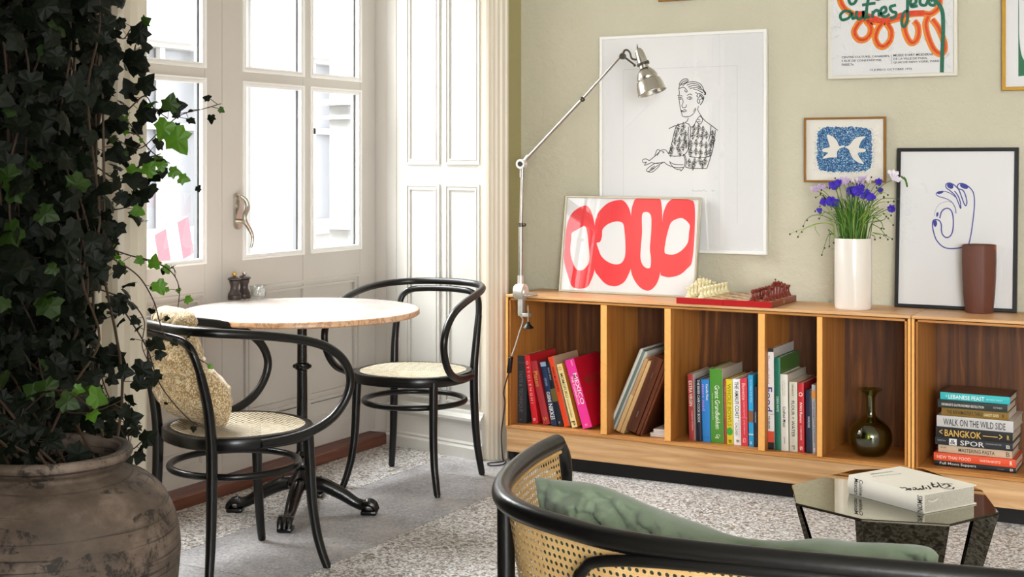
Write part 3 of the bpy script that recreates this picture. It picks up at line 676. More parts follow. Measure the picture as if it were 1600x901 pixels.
# bay 1, leaning to the left
up('tall charcoal book at the far left of the first bay, dull silver spine title', (806.5, 660), (806, 555), 822.5, .26, '2e3033', spine='35383c', texts=[('TASTE & TECHNIQUE', .22, .84, .3, .68, '6d7074'), ('A', .94, .97, .35, .6, '6d7074')], bands=[(.10, .105, '6d7074')])
up('bright red book leaning beside the charcoal one, spaced white title', (832, 661), (818.5, 555.5), 841, .25, 'd3202b', spine='e2242f', texts=[('O T T O L E N G H I', .08, .70, .3, .7, 'f3c9c4'), ('B', .92, .96, .3, .7, 'f3e3e0')])
up('dull red book with yellow script title and gold mark at the foot', (849, 663), (828.5, 565), 859.5, .23, 'a52b30', spine='b3323a', texts=[('Plates', .16, .40, .2, .8, GLD), ('S', .88, .94, .25, .75, GLD)])
up('navy book whose big white title is in capitals at the foot of the spine', (862, 663.5), (844.5, 566), 870.5, .23, '1c2f52', spine='1d3357', texts=[('NIKKEI', .66, .90, .12, .9, WHT), ('CUISINE', .47, .63, .2, .8, WHT), ('LUIZ HARA', .25, .38, .3, .65, 'aab4c2')], bands=[(0, .07, '8fa6bd')])
up('black-navy book with a dark gold block on its spine', (872, 666), (851.5, 565.5), 880.5, .23, '141c28', texts=[('ONCE UPON', .09, .28, .3, .6, 'aab4c2'), ('B', .93, .96, .3, .6, 'aab4c2')], bands=[(.42, .62, '6a5c2c')])
up('orange book with a thin black title and a pale top edge', (882, 667), (856, 558.5), 890.5, .24, 'c9a98a', spine='e4471f', texts=[('WHET MY APPETITE', .14, .50, .3, .72, '3a1710')])
up('pale yellow book with a peach roundel above its dark title', (894, 668.5), (869.5, 569.5), 903, .24, 'c98a2e', spine='f0dc9a', texts=[('o', .04, .10, .2, .8, 'd9923a'), ('MOMOFUKU', .15, .53, .25, .75, '4a3a26'), ('DAVID CHANG AND PETER MEEHAN', .55, .84, .3, .6, '7a6a4a'), ('P', .90, .97, .2, .8, BLK)])
up('thick cookbook with a hot pink spine and red cover, title in white', (911, 669), (882.5, 563), 926.5, .25, 'e01e4c', spine='f2389a', right='d21734', texts=[('MEXICO', .21, .66, .50, .92, WHT), ('THE COOKBOOK', .24, .66, .20, .40, WHT), ('D', .94, .97, .35, .6, 'f7c6dc'), ('MARGARITA', .02, .10, .62, .8, 'f7c6dc')])
# title on the visible front cover of the pink cookbook
_mx = [o for o in bpy.data.objects if o.get('label', '').startswith('thick cookbook')][0]
_W = max(v.co.x for v in _mx.children[0].data.vertices); _H = max(v.co.z for v in _mx.children[0].data.vertices)
q = MB(); q.m(mat('lettering_gilt', 'a5543a', .4, metal=.3)); q.text('MEXICO', (_W+.0004, .05, _H*.60), (0, 1, 0), (0, 0, 1), .15, .032, .01); _t1 = q.build('cover_title', None, _mx)
q = MB(); q.m(mat('lettering_gilt', 'a5543a', .4, metal=.3)); q.text('THE COOKBOOK', (_W+.0004, .06, _H*.46), (0, 1, 0), (0, 0, 1), .12, .014); q.build('cover_subtitle', None, _mx)

# bay 2: enamel tin, boxes, leaning to the right
def leanbox(name, label, cat, bl, tl_, br, D, y, parts, group=None, gap=0):
    a = onY(*bl, y); b = onY(*tl_, y); ang = math.atan2(b.x-a.x, b.z-a.z); H = (b-a).length; W = wid(bl[0], br, bl[1], y)*math.cos(ang)
    r = thing(name, label, cat, (0, 0, 0), group); parts(r, W, D, H)
    r.location = (a.x, y, ZS+.0005+math.sin(ang)*W); r.rotation_euler = (0, ang, 0); return r
def p_tin(r, W, D, H):
    m = MB(); m.m(M['tin']); m.bbox(0, W*.52, 0, D, 0, H, .012, seg=3); m.build('lid', None, r, True)
    m = MB(); m.m(M['tin']); m.bbox(W*.58, W, .004, D-.004, .004, H-.004, .010, seg=3); m.build('base', None, r, True)
    m = MB(); m.m(M['tin_line']); m.bbox(W*.50, W*.60, .003, D-.003, .003, H-.003, .008, seg=2); m.build('rim_line', None, r, True)
leanbox('flat_tin', 'flat white enamel tin with rounded corners leaning in the second bay', 'tin', (948, 674), (999.5, 549.5), 962.5, .24, 5.29, p_tin)
def p_wood(r, W, D, H):
    m = MB(); m.m(M['kraft']); m.bbox(0, W*.44, 0, D, 0, H, .0015); m.build('lid', None, r)
    m = MB(); m.m(mat('pale_maple', 'd2ac76', .5, vary=.1, vscale=30)); m.bbox(W*.48, W, .001, D, .0, H-.004, .0015); m.build('base', None, r)
    m = MB(); m.m(mat('pale_maple', 'd2ac76', .5, vary=.1, vscale=30)); m.bbox(-.001, W*.43, -.0015, .01, .0, H*.5, .001); m.build('side_inlay', None, r)
leanbox('wooden_box', 'slim pale wooden game box leaning against the white tin', 'box', (963, 680), (1008, 567), 976, .22, 5.265, p_wood)
def p_brown(r, W, D, H):
    m = MB(); m.m(M['walnut']); m.bbox(0, W*.60, 0, D, 0, H, .002); m.build('lid', None, r)
    m = MB(); m.m(M['walnut']); m.bbox(W*.64, W*.84, .001, D, 0, H, .002); m.build('base', None, r)
    m = MB(); m.m(M['walnut']); m.bbox(W*.87, W, .002, D, 0, H-.003, .002); m.build('side_rail', None, r)
    for z in (.20, .72):
        q = MB(); q.m(M['nickel']); q.bbox(W*.30, W*.35, -.003, .002, H*z, H*z+.026, .0008); q.build('hinge', None, r)
leanbox('wooden_box', 'dark brown backgammon case with two small metal hinges', 'box', (978, 681), (1021.5, 567), 1006, .24, 5.25, p_brown)
for i, (u0, v, dx, lab) in enumerate(((1016, 684, 0, 'lower of two small white boxes on the floor of the second bay'), (1021, 677, .018, 'upper of two small white boxes in the second bay, set back to the right'))):
    a = onY(u0, v, 5.275); z = ZS+.0005+i*.0165
    r = thing('small_box', lab, 'box', (a.x, 5.275, z), 'small white boxes in the second bay')
    m = MB(); m.m(mat('white_card', 'e3dcda', .5)); m.bbox(a.x, -2.133, 5.275, 5.40, z, z+.009, .001); m.build('tray', None, r)
    m = MB(); m.m(mat('white_card2', 'efe9e6', .5)); m.bbox(a.x-.001, -2.132, 5.274, 5.401, z+.0095, z+.016, .001); m.build('lid', None, r)

# bay 3
S3 = 781/130.0
def z3(x, y): return (1060+x/S3, 560+y/(901/150.0))
def up3(label, bl, tl_, brx, D, cover, **k): return up(label, z3(*bl), z3(*tl_), 1060+brx/S3, D, cover, y=k.pop('y', 5.28), **k)
up3('worn brick-red book with a big pale outlined title, first in the third bay', (103, 780), (85, 145), 155, .24, 'b9b2a8', spine='a8383c', right='d9d3c8', texts=[('EXTRA VIRGIN', .10, .48, .22, .8, 'f0e2d2'), ('A VENETIAN COOKBOOK', .55, .85, .55, .8, 'e7b7a8')])
up3('slim black-navy book with small white capitals beside the brick-red one', (172, 780), (163, 190), 218, .24, '1b1f3c', spine='17182c', right='2b3050', texts=[('THE RIVER CAFE COOK BOOK', .01, .70, .3, .8, 'd9dbe2')])
up3('bright blue paperback with pink and white words on its spine', (228, 785), (213, 195), 302, .24, '2f86cf', spine='2b83d0', texts=[('mors mad', .08, .50, .12, .45, 'c98ae0'), ('Camilla Plum', .07, .33, .6, .88, WHT)], bands=[(.925, .93, '1c5c9c')])
up3('thick grass-green cookbook, tallest in the third bay, white title', (307, 800), (291, 95), 425, .25, '5a9a35', spine='4f9130', right='cfc6b4', texts=[('Grønt Grundkøkken', .22, .81, .38, .78, 'e6efdb'), ('Råvarer og teknik fra kokkeskolen', .33, .69, .16, .26, 'cfe0bd'), ('Gg', .88, .94, .35, .75, 'dfead2')])
up3('thin rust-brown book squeezed between the green and the yellow ones', (432, 800), (426, 195), 455, .23, '9c4a24', texts=[('THE HERB GARDEN', .1, .6, .2, .8, 'c98a4a')])
up3('yellow book with a bright green dot near the foot of its spine', (458, 815), (447, 192), 515, .23, 'd9c31e', spine='e0cb22', texts=[('WHOLE BOWLS', .07, .72, .2, .8, '8a7c18'), ('B', .93, .98, .3, .75, BLK)])
_yb = [o for o in bpy.data.objects if o.get('label', '').startswith('yellow book with')][0]
_W = max(v.co.x for v in _yb.children[0].data.vertices); _H = max(v.co.z for v in _yb.children[0].data.vertices)
q = MB(); q.m(mat('green_dot', '3fa33a', .5)); q.poly([[(_W*.5+.5*_W*math.cos(a), -.0030, _H*.20+_H*.062*math.sin(a)) for a in [2*PI*k/24 for k in range(24)]]]); q.build('green_dot', None, _yb)
up3('white book with tall black capitals naming a coast', (520, 820), (508, 190), 588, .24, 'efece6', spine='f1efec', texts=[('THE AMALFI COAST', .04, .60, .3, .82, BLK), ('CALDESI', .66, .85, .3, .6, '3a3a3a'), ('KATIE & GIANCARLO', .62, .88, .72, .88, '8a8a8a'), ('B', .92, .96, .4, .8, BLK)])
up3('coral-red book with a pale serif name and a thin line, third bay', (592, 828), (582, 185), 652, .23, 'cf2f42', spine='d83a4a', texts=[('Buvette', .07, .32, .25, .78, 'f3b9b4'), ('the pleasure of good food', .34, .57, .4, .65, 'f3b9b4'), ('jody williams', .62, .83, .4, .65, 'f3b9b4'), ('G', .88, .95, .3, .75, 'f3b9b4')], bands=[(.583, .587, 'f3b9b4')])
up3('sky-blue book with a brown face-like patch on the lower spine', (663, 838), (655, 155), 706, .24, '1d9fd8', spine='1fa4dc', texts=[('Salt in Pepper & the Ocean', .06, .38, .45, .75, 'd8f0fa'), ('B', .93, .97, .35, .7, 'd8f0fa')], bands=[(.50, .66, '8a5a3c'), (.82, .84, 'bfe6f4')])
up3('short dark navy book at the right end of the third bay', (708, 846), (706, 262), 740, .22, '0f1c36', texts=[('NORDISK', .42, .60, .4, .75, 'c9ced8')])
# bay 4
S4 = 584/120.0
def z4(x, y): return (1180+x/S4, 530+y/(901/185.0))
def up4(label, bl, tl_, brx, D, cover, **k): return up(label, z4(*bl), z4(*tl_), 1180+brx/S4, D, cover, y=k.pop('y', 5.265), **k)
up4('tallest white book in the fourth bay, large purple word on the spine', (70, 845), (64, 66), 145, .27, 'e9e7e3', spine='eceae8', right='cfccc6', texts=[('Food', .385, .625, .15, .85, '3a2a86'), ('The world of food', .07, .35, .3, .62, 'c56a6a'), ('TEUBNER', .67, .80, .4, .6, '3a3a3a')], bands=[(0, .035, '2a2a2a'), (.65, .655, 'b9b5ae'), (.82, .93, 'e2553a'), (.93, 1, '1a1a1c')])
up4('tall dark green book with a small white title, fourth bay', (155, 848), (148, 138), 196, .26, '0f6a50', spine='12705a', right='4f7a3a', texts=[('DEN NYE', .42, .585, .3, .7, 'd5e6dd')])
up4('ivory book with slim black lettering about meat', (199, 853), (191, 265), 254, .25, 'e4dfd2', spine='e9e5da', right='d8d2c4', texts=[('Crafted Meat', .42, .69, .3, .7, BLK), ('The new meat culture', .08, .28, .3, .42, '6a655c'), ('craft and recipes', .08, .28, .55, .67, '6a655c'), ('gestalten', .82, .91, .35, .6, '6a655c')])
up4('beige book with widely spaced black capitals and a plus sign', (262, 857), (258, 322), 322, .24, 'cfc4ac', spine='d9d2c0', texts=[('FLOUR + WATER', .27, .79, .3, .68, BLK), ('THOMAS McNAUGHTON', .03, .20, .35, .6, '6a655c'), ('P', .91, .97, .3, .7, '8a857c')])
up4('red book with a white emblem and a name in capitals, fourth bay', (329, 862), (325, 332), 372, .24, 'b3202a', spine='c8272f', texts=[('IVAN', .28, .40, .3, .72, WHT), ('Ramen', .42, .57, .3, .75, WHT), ('LOVE, OBSESSION AND RECIPES', .61, .82, .35, .65, 'f3c9c4'), ('O', .13, .19, .15, .85, WHT), ('S', .91, .97, .3, .75, WHT)])
up4('dark navy book with a tiny white word, between the red and grey ones', (388, 868), (384, 385), 432, .22, '13203a', texts=[('NORDISK', .42, .60, .35, .7, 'c9ced8')])
up4('grey book about pizza with an orange round picture on the spine', (437, 873), (429, 345), 468, .23, 'b9b6b2', spine='a9a8ab', texts=[('THE ELEMENTS OF PIZZA', .23, .84, .3, .65, '5a5a60'), ('B', .92, .97, .3, .7, WHT)], bands=[(.08, .20, 'd08a3a')])
# fifth bay: green glass bottle vase
def green_vase():
    c = onZ(1362, 709, ZS); r = thing('glass_vase', 'round olive-green glass vase with a narrow flared neck', 'vase', (c.x, 5.35, ZS+.0005)); o = Vector((c.x, 5.35, ZS+.0005))
    k = .00291
    prof = [(12, 0), (17, 1), (22, 5), (27, 14), (28.5, 24), (27, 33), (21, 42), (13, 48), (8, 52), (6.5, 56), (6, 64), (6, 72), (7, 79), (10.5, 84), (15.5, 87.5), (15.5, 88.5), (12, 88.2), (8.5, 85), (5, 78), (4.8, 66), (5.2, 56), (8, 50), (16, 44.5), (24, 36), (26.8, 26), (25, 14), (18, 4), (8, 2.5)]
    m = MB(); m.m(M['green_glass']); m.lathe([(a*k, b*k) for a, b in cr(prof, 3)], o, 40); m.build('body', None, r, True, 60)
green_vase()
# stack of flat books
S5 = 961/160.0
def z5(x, y): return (1440+x/S5, 600+y/(901/150.0))
zc = ZS+.0005
stack = [  # left x at spine, right x, thickness px, cover, label, texts
 ((120, 885), (725, 770), '1b1c20', 'black book at the very bottom of the flat stack, white serif title', [('Full Moon Suppers', .07, .52, .2, .82, 'e0ddd6'), ('B', .93, .97, .3, .75, 'c9c6c0'), ('annie smithers', .78, .86, .4, .6, '8a8a8a')], 'c9c2b4', .16),
 ((115, 885), (650, 715), 'e0532e', 'orange-red flat book, second from the bottom of the stack', [('NEW THAI FOOD', .04, .46, .28, .72, 'f6cdbb'), ('MARTIN BOETZ', .57, .82, .33, .65, 'f6cdbb'), ('R', .93, .96, .25, .8, WHT)], None, .17),
 ((157, 850), (590, 655), 'cdb497', 'beige flat book titled about pasta, third from the bottom', [('MASTERING PASTA', .28, .77, .25, .72, '2c2622'), ('marc vetri', .03, .11, .55, .8, '6a5c4c'), ('B', .92, .97, .2, .8, '6a5c4c')], None, .16),
 ((128, 855), (520, 585), '26272c', 'dark grey flat book with thin pale capitals and a white square', [('SPOR', .33, .64, .18, .82, 'd6d5d2'), ('NORDISKE RETTER', .66, .86, .6, .75, 'a9a9a9'), ('B', .92, .97, .3, .75, 'c9c6c0'), ('CHRISTIAN', .03, .14, .5, .7, 'a9a9a9')], None, .18),
 ((133, 855), (430, 515), '17181a', 'black flat book with a large golden title and arrow', [('BANGKOK', .12, .60, .15, .82, 'd9b054'), ('<', .05, .09, .3, .8, 'd9b054'), ('>', .83, .87, .3, .8, 'd9b054'), ('R', .93, .96, .3, .75, 'd9b054')], None, .2),
 ((142, 862), (330, 425), 'c9c6c4', 'thick pale grey flat book with black hand-drawn capitals', [('WALK ON THE WILD SIDE', .09, .90, .18, .78, '2c2c2e')], 'd9d6d0', .22),
 ((188, 815), (258, 325), '8a6a26', 'brown and gold flat book, third from the top of the stack', [("THE BREWMASTER'S TABLE", .08, .62, .25, .75, '2e220c'), ('GARRETT OLIVER', .64, .86, .3, .65, 'ecdcae'), ('B', .91, .94, .3, .7, '2e220c')], None, .17),
 ((152, 805), (182, 248), '2b332f', 'dark green-black flat book, second from the top', [("DENMARK'S GASTRONOMISK REVOLUTION", .06, .67, .28, .62, 'e0ddd6'), ('OLE TROELSO', .80, .93, .4, .62, 'b9b6b0')], None, .17),
 ((176, 830), (112, 175), '35b6bb', 'turquoise flat book topping the stack in the right-hand unit', [('LEBANESE FEAST', .12, .64, .2, .75, 'e9f6f4'), ('BETHANY KEHDY', .67, .90, .35, .55, 'c4e8e6'), ('^', .08, .10, .4, .7, 'e9f6f4')], '2c211c', .16)]
random.seed(11)
for i, ((xl, xr), (y0, y1), col, lab, tx, side, dpt) in enumerate(stack):
    yy_ = 5.285+[0, -.004, .01, .0, -.002, .004, .012, .002, .006][i]
    a = onY(1440+xl/S5, 700, yy_).x; b = onY(1440+xr/S5, 700, yy_).x
    h = (y1-y0)/(901/150.0)/ (FPX/5.62)
    r = book(lab, h, dpt+.02, b-a, side if (side and i == 8) else col, spine=col, texts=tx, right=side or col, group='flat stack of cookbooks in the right-hand unit', hard=(i not in (6, 7)))
    if i == 3:
        q = MB(); q.m(mat('cover_e6e4e2', 'e6e4e2', .4)); q.box(h*.08, h*.92, -.0030, -.001, (b-a)*.715, (b-a)*.815); q.build('white_square', None, r)
        q = MB(); q.m(mat('cover_3a3c42', '3a3c42', .5)); q.text('&', (h*.2, -.0034, (b-a)*.80), (0, 0, -1), (1, 0, 0), (b-a)*.07, h*.6, .01); q.build('square_print', None, r)
    if i == 4:
        q = MB(); q.m(mat('lettering_d9b054', 'd9b054', .5)); q.box(h*.46, h*.53, -.0031, -.001, (b-a)*.19, (b-a)*.38); q.build('arrow_line', None, r)
    if i == 8:
        q = MB(); q.m(mat('cover_food_print', '6a4630', .4, vary=.95, vscale=30)); q.box(h+.0001, h+.0006, .01, dpt+.012, .01, b-a-.01); q.build('cover_print', None, r)
    r.rotation_euler = (0, -PI/2, 0); r.location = (b, yy_, zc); zc += h+.0008

# ------------------------------------------------------------------ standing on the shelves: vases, chess, lamp
c = onZ(1333, 482, ZT); o = Vector((c.x, c.y, ZT+.0005)); sc_ = (c-CAM).dot(FWD)/FPX
vz = thing('ceramic_vase', 'tall off-white glazed cylinder vase holding the wildflowers', 'vase', o)
m = MB(); m.m(M['ceramic']); R_ = 28.6*sc_; Hh = 110*sc_
m.lathe([(R_*.95, 0), (R_*.99, .004), (R_, .012), (R_, Hh-.006), (R_*.985, Hh), (R_*.94, Hh), (R_*.92, Hh-.006), (R_*.92, .02), (.01, .018)], o, 48); m.build('body', None, vz, True, 50)
VX = (o, R_, Hh)
c = onZ(1530, 488, ZT); o = Vector((c.x, c.y, ZT+.0005)); sc_ = (c-CAM).dot(FWD)/FPX
r = thing('terracotta_vase', 'faceted matt brown vase standing before the black picture frame', 'vase', o)
def facet(p, a):
    k = PI/4; aa = ((a+.35) % k)-k/2; f = math.cos(k/2)/math.cos(aa); f = .35+.65*f if True else f
    return Vector((p.x*f, p.y*f, p.z))
m = MB(); m.m(M['terracotta']); prof = [(21, 0), (21.8, 2), (24.5, 28), (26, 55), (26.6, 80), (26.4, 104), (25.4, 106), (23.6, 105), (23.2, 80), (20, 8), (1, 6)]
m.lathe([(a*sc_, b*sc_) for a, b in prof], o, 64, fn=facet); m.build('body', None, r, True, 35)
m = MB(); m.m(mat('chipped_clay', '9a6450', .8)); m.add([o+Vector(p)*sc_ for p in ((24.9, -8.5, 106.2), (25.8, -2, 106.3), (26.6, -6, 99.5), (24.4, -10.5, 101), (25.3, -4, 96))], [(0, 1, 2), (0, 2, 3), (3, 2, 4)]); m.build('rim_chip', None, r)

# chess
bx0, bx1, by0, by1, bz = -2.076, -1.676, 5.218, 5.548, ZT+.0005; bh = .024
bd = thing('chess_board', 'folding red chess board lying open on the shelf with a game set up', 'chess board', ((bx0+bx1)/2, (by0+by1)/2, bz))
mid = (bx0+bx1)/2
for a, b in ((bx0, mid-.0006), (mid+.0006, bx1)):
    m = MB(); m.m(M['board_red']); m.bbox(a, b, by0, by1, bz, bz+bh, .0012); m.build('board_half', None, bd)
m = MB(); m.m(M['board_brown']); m.box(bx1-.0005, bx1+.0008, by0+.001, by1-.001, bz+.001, bz+bh-.001); m.build('side_veneer', None, bd)
m = MB(); m.m(M['squares']); b0 = len(m.v); m.v += [Vector(p) for p in ((bx0+.004, by0+.004, bz+bh+.0004), (bx1-.004, by0+.004, bz+bh+.0004), (bx1-.004, by1-.004, bz+bh+.0004), (bx0+.004, by1-.004, bz+bh+.0004))]; m.face((0, 1, 2, 3))
nsq = 8*.0375
m.uv = {0: (.0001, .0001), 1: (nsq, .0001), 2: (nsq, nsq), 3: (.0001, nsq)}; m.build('squares', None, bd)
m = MB(); m.m(M['brass']); m.bbox(bx1+.0006, bx1+.003, 5.365, 5.385, bz+.006, bz+.019, .0008); m.build('clasp', None, bd)
SQX, SQY = (bx1-bx0)/8, (by1-by0)/8
def sqp(f, rk): return Vector((bx0+SQX*(rk+.5), by0+SQY*(f+.5), bz+bh+.0008))
prof_base = [(.0125, 0), (.0128, .003), (.011, .006), (.0115, .009), (.008, .012), (.0065, .016)]
def piece(kind, material, label, cat, grp):
    r = thing(kind, label, cat, (0, 0, 0), grp); m = MB(); m.m(material)
    hh = {'pawn': .036, 'rook': .040, 'knight': .043, 'bishop': .052, 'queen': .062, 'king': .066}[kind]; s_ = .9
    if kind == 'pawn': P = prof_base+[(.0045, .024), (.0045, .028), (.008, .030), (.005, .031), (.0065, .034), (.0078, .038), (.0068, .042), (.004, .0448), (.0005, .0458)]
    elif kind == 'rook': P = prof_base+[(.006, .028), (.007, .034), (.0095, .036), (.0095, .044), (.0075, .044), (.0072, .040), (.001, .040)]
    elif kind == 'bishop': P = prof_base+[(.005, .034), (.0048, .038), (.0095, .040), (.006, .042), (.0085, .048), (.0075, .054), (.003, .060), (.0028, .062), (.0005, .065)]
    elif kind == 'queen': P = prof_base+[(.0055, .040), (.005, .046), (.0105, .048), (.0062, .050), (.0095, .062), (.0098, .064), (.007, .063), (.004, .066), (.004, .069), (.0005, .071)]
    elif kind == 'king': P = prof_base+[(.0055, .042), (.005, .048), (.0105, .050), (.0065, .052), (.0098, .066), (.007, .070), (.002, .071), (.0005, .072)]
    else: P = prof_base+[(.007, .019), (.001, .019)]
    m.lathe([(a*1.16, b*.97) for a, b in P], (0, 0, 0), 16, cap0=True, cap1=False)
    if kind == 'knight':
        side = [(-.007, .018), (.006, .018), (.008, .026), (.006, .034), (.0085, .040), (.003, .050), (-.001, .052), (-.003, .049), (-.011, .042), (-.0125, .037), (-.009, .035), (-.003, .036), (-.006, .028)]
        m.slab([[(0-.0042, x, z) for x, z in side]], (1, 0, 0), .0084)
        m.slab([[(0-.0028, x*1.06, z*1.02-.0004) for x, z in side]], (1, 0, 0), .0056)
    if kind == 'king': m.box(-.0012, .0012, -.0012, .0012, .071, .080); m.box(-.004, .004, -.0012, .0012, .0745, .077)
    m.build('turned_body' if kind != 'knight' else 'carved_body', None, r, True, 30)
    return r
proto = {}
def put(kind, white, pos, label, grp, rz=0):
    key = (kind, white)
    if key not in proto: proto[key] = piece(kind, M['chess_white'] if white else M['chess_red'], label, 'chess piece', grp); r = proto[key]
    else: r = copy_tree(proto[key])
    r.location = pos; r.rotation_euler = (0, 0, rz); r['label'] = label; r['category'] = 'chess piece'; r['group'] = grp
W_, R2 = 'white chess pieces on the board', 'red-brown chess pieces on the board'
# white stands on the left files, the dark side on the right; rank index runs along the shelf
order = ['rook', 'knight', 'bishop', 'king', 'queen', 'bishop', 'knight', 'rook']
for f, k in enumerate(order):
    near = 'nearer the room' if f < 4 else 'nearer the wall'
    put(k, True, sqp(f, .45), 'pale boxwood %s of the white side, left end of the board%s' % (k, '' if k in ('king', 'queen') else ', '+near), W_, 0 if f < 4 else PI)
for f in range(8): put('pawn', True, sqp(f, 1.55), 'pale boxwood pawn in the row before the white pieces', 'row of pale pawns on the chess board')
for f, k in enumerate(order):
    near = 'nearer the room' if f < 4 else 'nearer the wall'
    put(k, False, sqp(f, 6.9), 'dark red-brown %s at the right end of the board%s' % (k, '' if k in ('king', 'queen') else ', '+near), R2, 0)
for f in range(8): put('pawn', False, sqp(f, 5.85), 'dark red-brown pawn in the row before the dark pieces', 'row of dark red-brown pawns on the chess board')

# ------------------------------------------------------------------ clamp lamp
lp = thing('clamp_lamp', 'jointed metal clamp lamp with a bell shade, fixed to the shelf edge', 'lamp', (-2.775, 5.205, ZT))
YL = 5.212
def L_(u, v, y=YL): return onY(u, v, y)
s_ = 5.93/FPX
m = MB(); m.m(M['cast_metal']); j = L_(816, 455); m.tube([j+Vector((-.012*1.5, -.02, 0)), j+Vector((.020*1.2, -.02, 0))], [12*s_, 12.5*s_], 20); m.tube([j+Vector((.02, -.02, 0)), j+Vector((.030, -.02, 0))], [8*s_, 6*s_], 16)
m.build('clamp_joint', None, lp, True)
a = L_(818, 462); m = MB(); m.m(M['cast_metal'])
m.bbox(a.x-.012, a.x+.012, YL-.034, YL-.004, .655, .735, .004, seg=2); m.bbox(a.x+.002, a.x+.040, YL-.034, YL-.002, .652, .668, .003); m.bbox(a.x-.01, a.x+.045, YL-.03, YL+.05, .7405, .7495, .002)
m.build('clamp_bracket', None, lp, True)
b_ = L_(828, 486); m = MB(); m.m(M['steel_tube']); m.tube([(b_.x, YL-.018, .62), (b_.x, YL-.018, .70)], .0035, 10); m.build('clamp_screw', None, lp, True)
m = MB(); m.m(M['black_plastic']); m.lathe([(.001, .0), (.024, .001), (.026, .004), (.020, .009), (.010, .018), (.007, .028), (.001, .029)], (b_.x, YL-.018, .602), 24); m.build('clamp_knob', None, lp, True)
m = MB(); m.m(M['steel_tube']); m.tube([L_(813.5, 447), L_(814, 350)], .0105, 14); m.build('lower_pole', None, lp, True)
m = MB(); m.m(M['cast_metal']); m.tube([L_(813.3, 445), L_(813.5, 430)], .0135, 14); m.build('pole_socket', None, lp, True)
m = MB(); m.m(M['steel_tube']); m.tube([L_(814, 352), L_(816, 270)], .0075, 14); m.tube([L_(815.7, 277), L_(816, 262)], .0115, 14); m.build('upper_pole', None, lp, True)
m = MB(); m.m(M['dark_metal']); m.tube([L_(814, 354), L_(814, 348)], .0125, 14); m.sphere(L_(819.5, 351), .008); m.build('pole_collar', None, lp, True)
e = L_(815, 256); m = MB(); m.m(M['cast_metal']); m.tube([e+Vector((0, -.014, 0)), e+Vector((0, .014, 0))], .021, 24); m.tube([e+Vector((.012, 0, .012)), L_(826, 243)], .008, 12); m.build('elbow_joint', None, lp, True)
m = MB(); m.m(M['black_iron']); m.tube([e+Vector((0, -.0165, 0)), e+Vector((0, -.013, 0))], .011, 18); m.build('elbow_screw', None, lp, True)
m = MB(); m.m(M['steel_tube']); m.tube([L_(822, 249), L_(910, 155)], .0065, 12); m.build('lower_arm', None, lp, True)
m = MB(); m.m(M['dark_metal']); m.sphere(L_(910, 155), .0115, 14); m.build('arm_joint', None, lp, True)
m = MB(); m.m(M['steel_tube']); m.tube([L_(910, 155), L_(968, 90)], .005, 12); m.build('upper_arm', None, lp, True)
m = MB(); m.m(M['dark_metal']); k_ = L_(973, 88); m.tube([k_+Vector((0, -.008, 0)), k_+Vector((0, .008, 0))], .013, 16)
m.tube([L_(968, 91), L_(975, 80)], .006, 8); m.tube([L_(978, 91), L_(991, 101)], .004, 8); m.tube(cr([L_(974, 80), L_(979, 78), L_(984, 82), L_(987, 91), L_(993, 93), L_(999, 92)], 6), .0042, 8); m.build('shade_bracket', None, lp, True)
top = L_(997, 75); bot = L_(1019, 144.5); ax = (bot-top); LL = ax.length; ax.normalize()
Rm = ax.to_track_quat('Z', 'Y').to_matrix()
m = MB(); m.m(M['aluminium']); q_ = LL/72.0
prof = [(1, 0), (3.5, 1), (6, 5), (7.2, 11), (7.8, 20), (8.2, 26), (7.2, 27), (7.2, 33), (9.5, 35), (13.5, 40), (15.8, 45), (16.2, 48), (15.4, 50.5), (18.5, 53), (20.6, 60), (21.6, 70), (22.6, 71.5), (22.4, 72.2), (21.2, 70), (20, 60), (14, 50), (7, 38), (1, 36)]
m.lathe([(a*q_, b*q_) for a, b in prof], top, 40, Rm); m.build('lamp_shade', None, lp, True, 35)
m = MB(); m.m(M['dark_metal']); m.lathe([(8.0*q_, 24*q_), (9.8*q_, 24.5*q_), (9.8*q_, 27.5*q_), (8.0*q_, 28*q_)], top, 24, Rm, False, False)
for uu, vv in ((991.5, 102), (1012, 96), (1003, 99)): m.sphere(L_(uu, vv, YL-.015), .006, 10)
m.build('shade_collar', None, lp, True)
m = MB(); m.m(M['dark_metal']); m.tube([L_(996, 76), L_(995.6, 69)], [.004, .0012], 8); m.build('shade_finial', None, lp, True)
m = MB(); m.m(mat('lamp_bulb', 'efe9da', .2)); m.sphere(top+ax*LL*.78, .022, 16); m.build('bulb', None, lp, True)
# its cord: pale upper length, inline switch, darker lower length
m = MB(); m.m(M['cord']); m.tube(cr([(a.x-.002, YL-.036, .66), L_(817, 500, YL-.02), L_(811, 520, YL-.012), L_(805, 540, YL-.01), L_(799, 556, YL-.008)], 8), .0028, 8)
m.m(M['cord_dark']); m.tube(cr([L_(795, 583, YL-.008), L_(789.5, 600, YL-.006), L_(787, 615, YL-.004), L_(789, 632, YL-.004), (-2.880, YL-.01, .14), (-2.885, YL+.01, .03), (-2.90, 5.255, .006), (-2.94, 5.19, .005), (-2.90, 5.16, .005), (-2.87, 5.20, .006), (-2.89, 5.26, .006)], 8), .003, 8)
m.build('power_cord', None, lp, True)
sw = (L_(798, 557, YL-.010)+L_(796, 583, YL-.010))/2; dv = (L_(799, 556, YL-.010)-L_(795.5, 584, YL-.010)); Rs = dv.to_track_quat('Z', 'Y').to_matrix()
m = MB(); m.m(M['black_plastic']); m.bbox(-.013, .013, -.007, .007, -.036, .036, .005, Rs, sw, 3); m.m(M['cast_metal']); m.sphere(sw+Vector((.002, -.008, .022)), .0022, 8); m.sphere(sw+Vector((.001, -.008, -.022)), .0022, 8); m.build('inline_switch', None, lp, True)
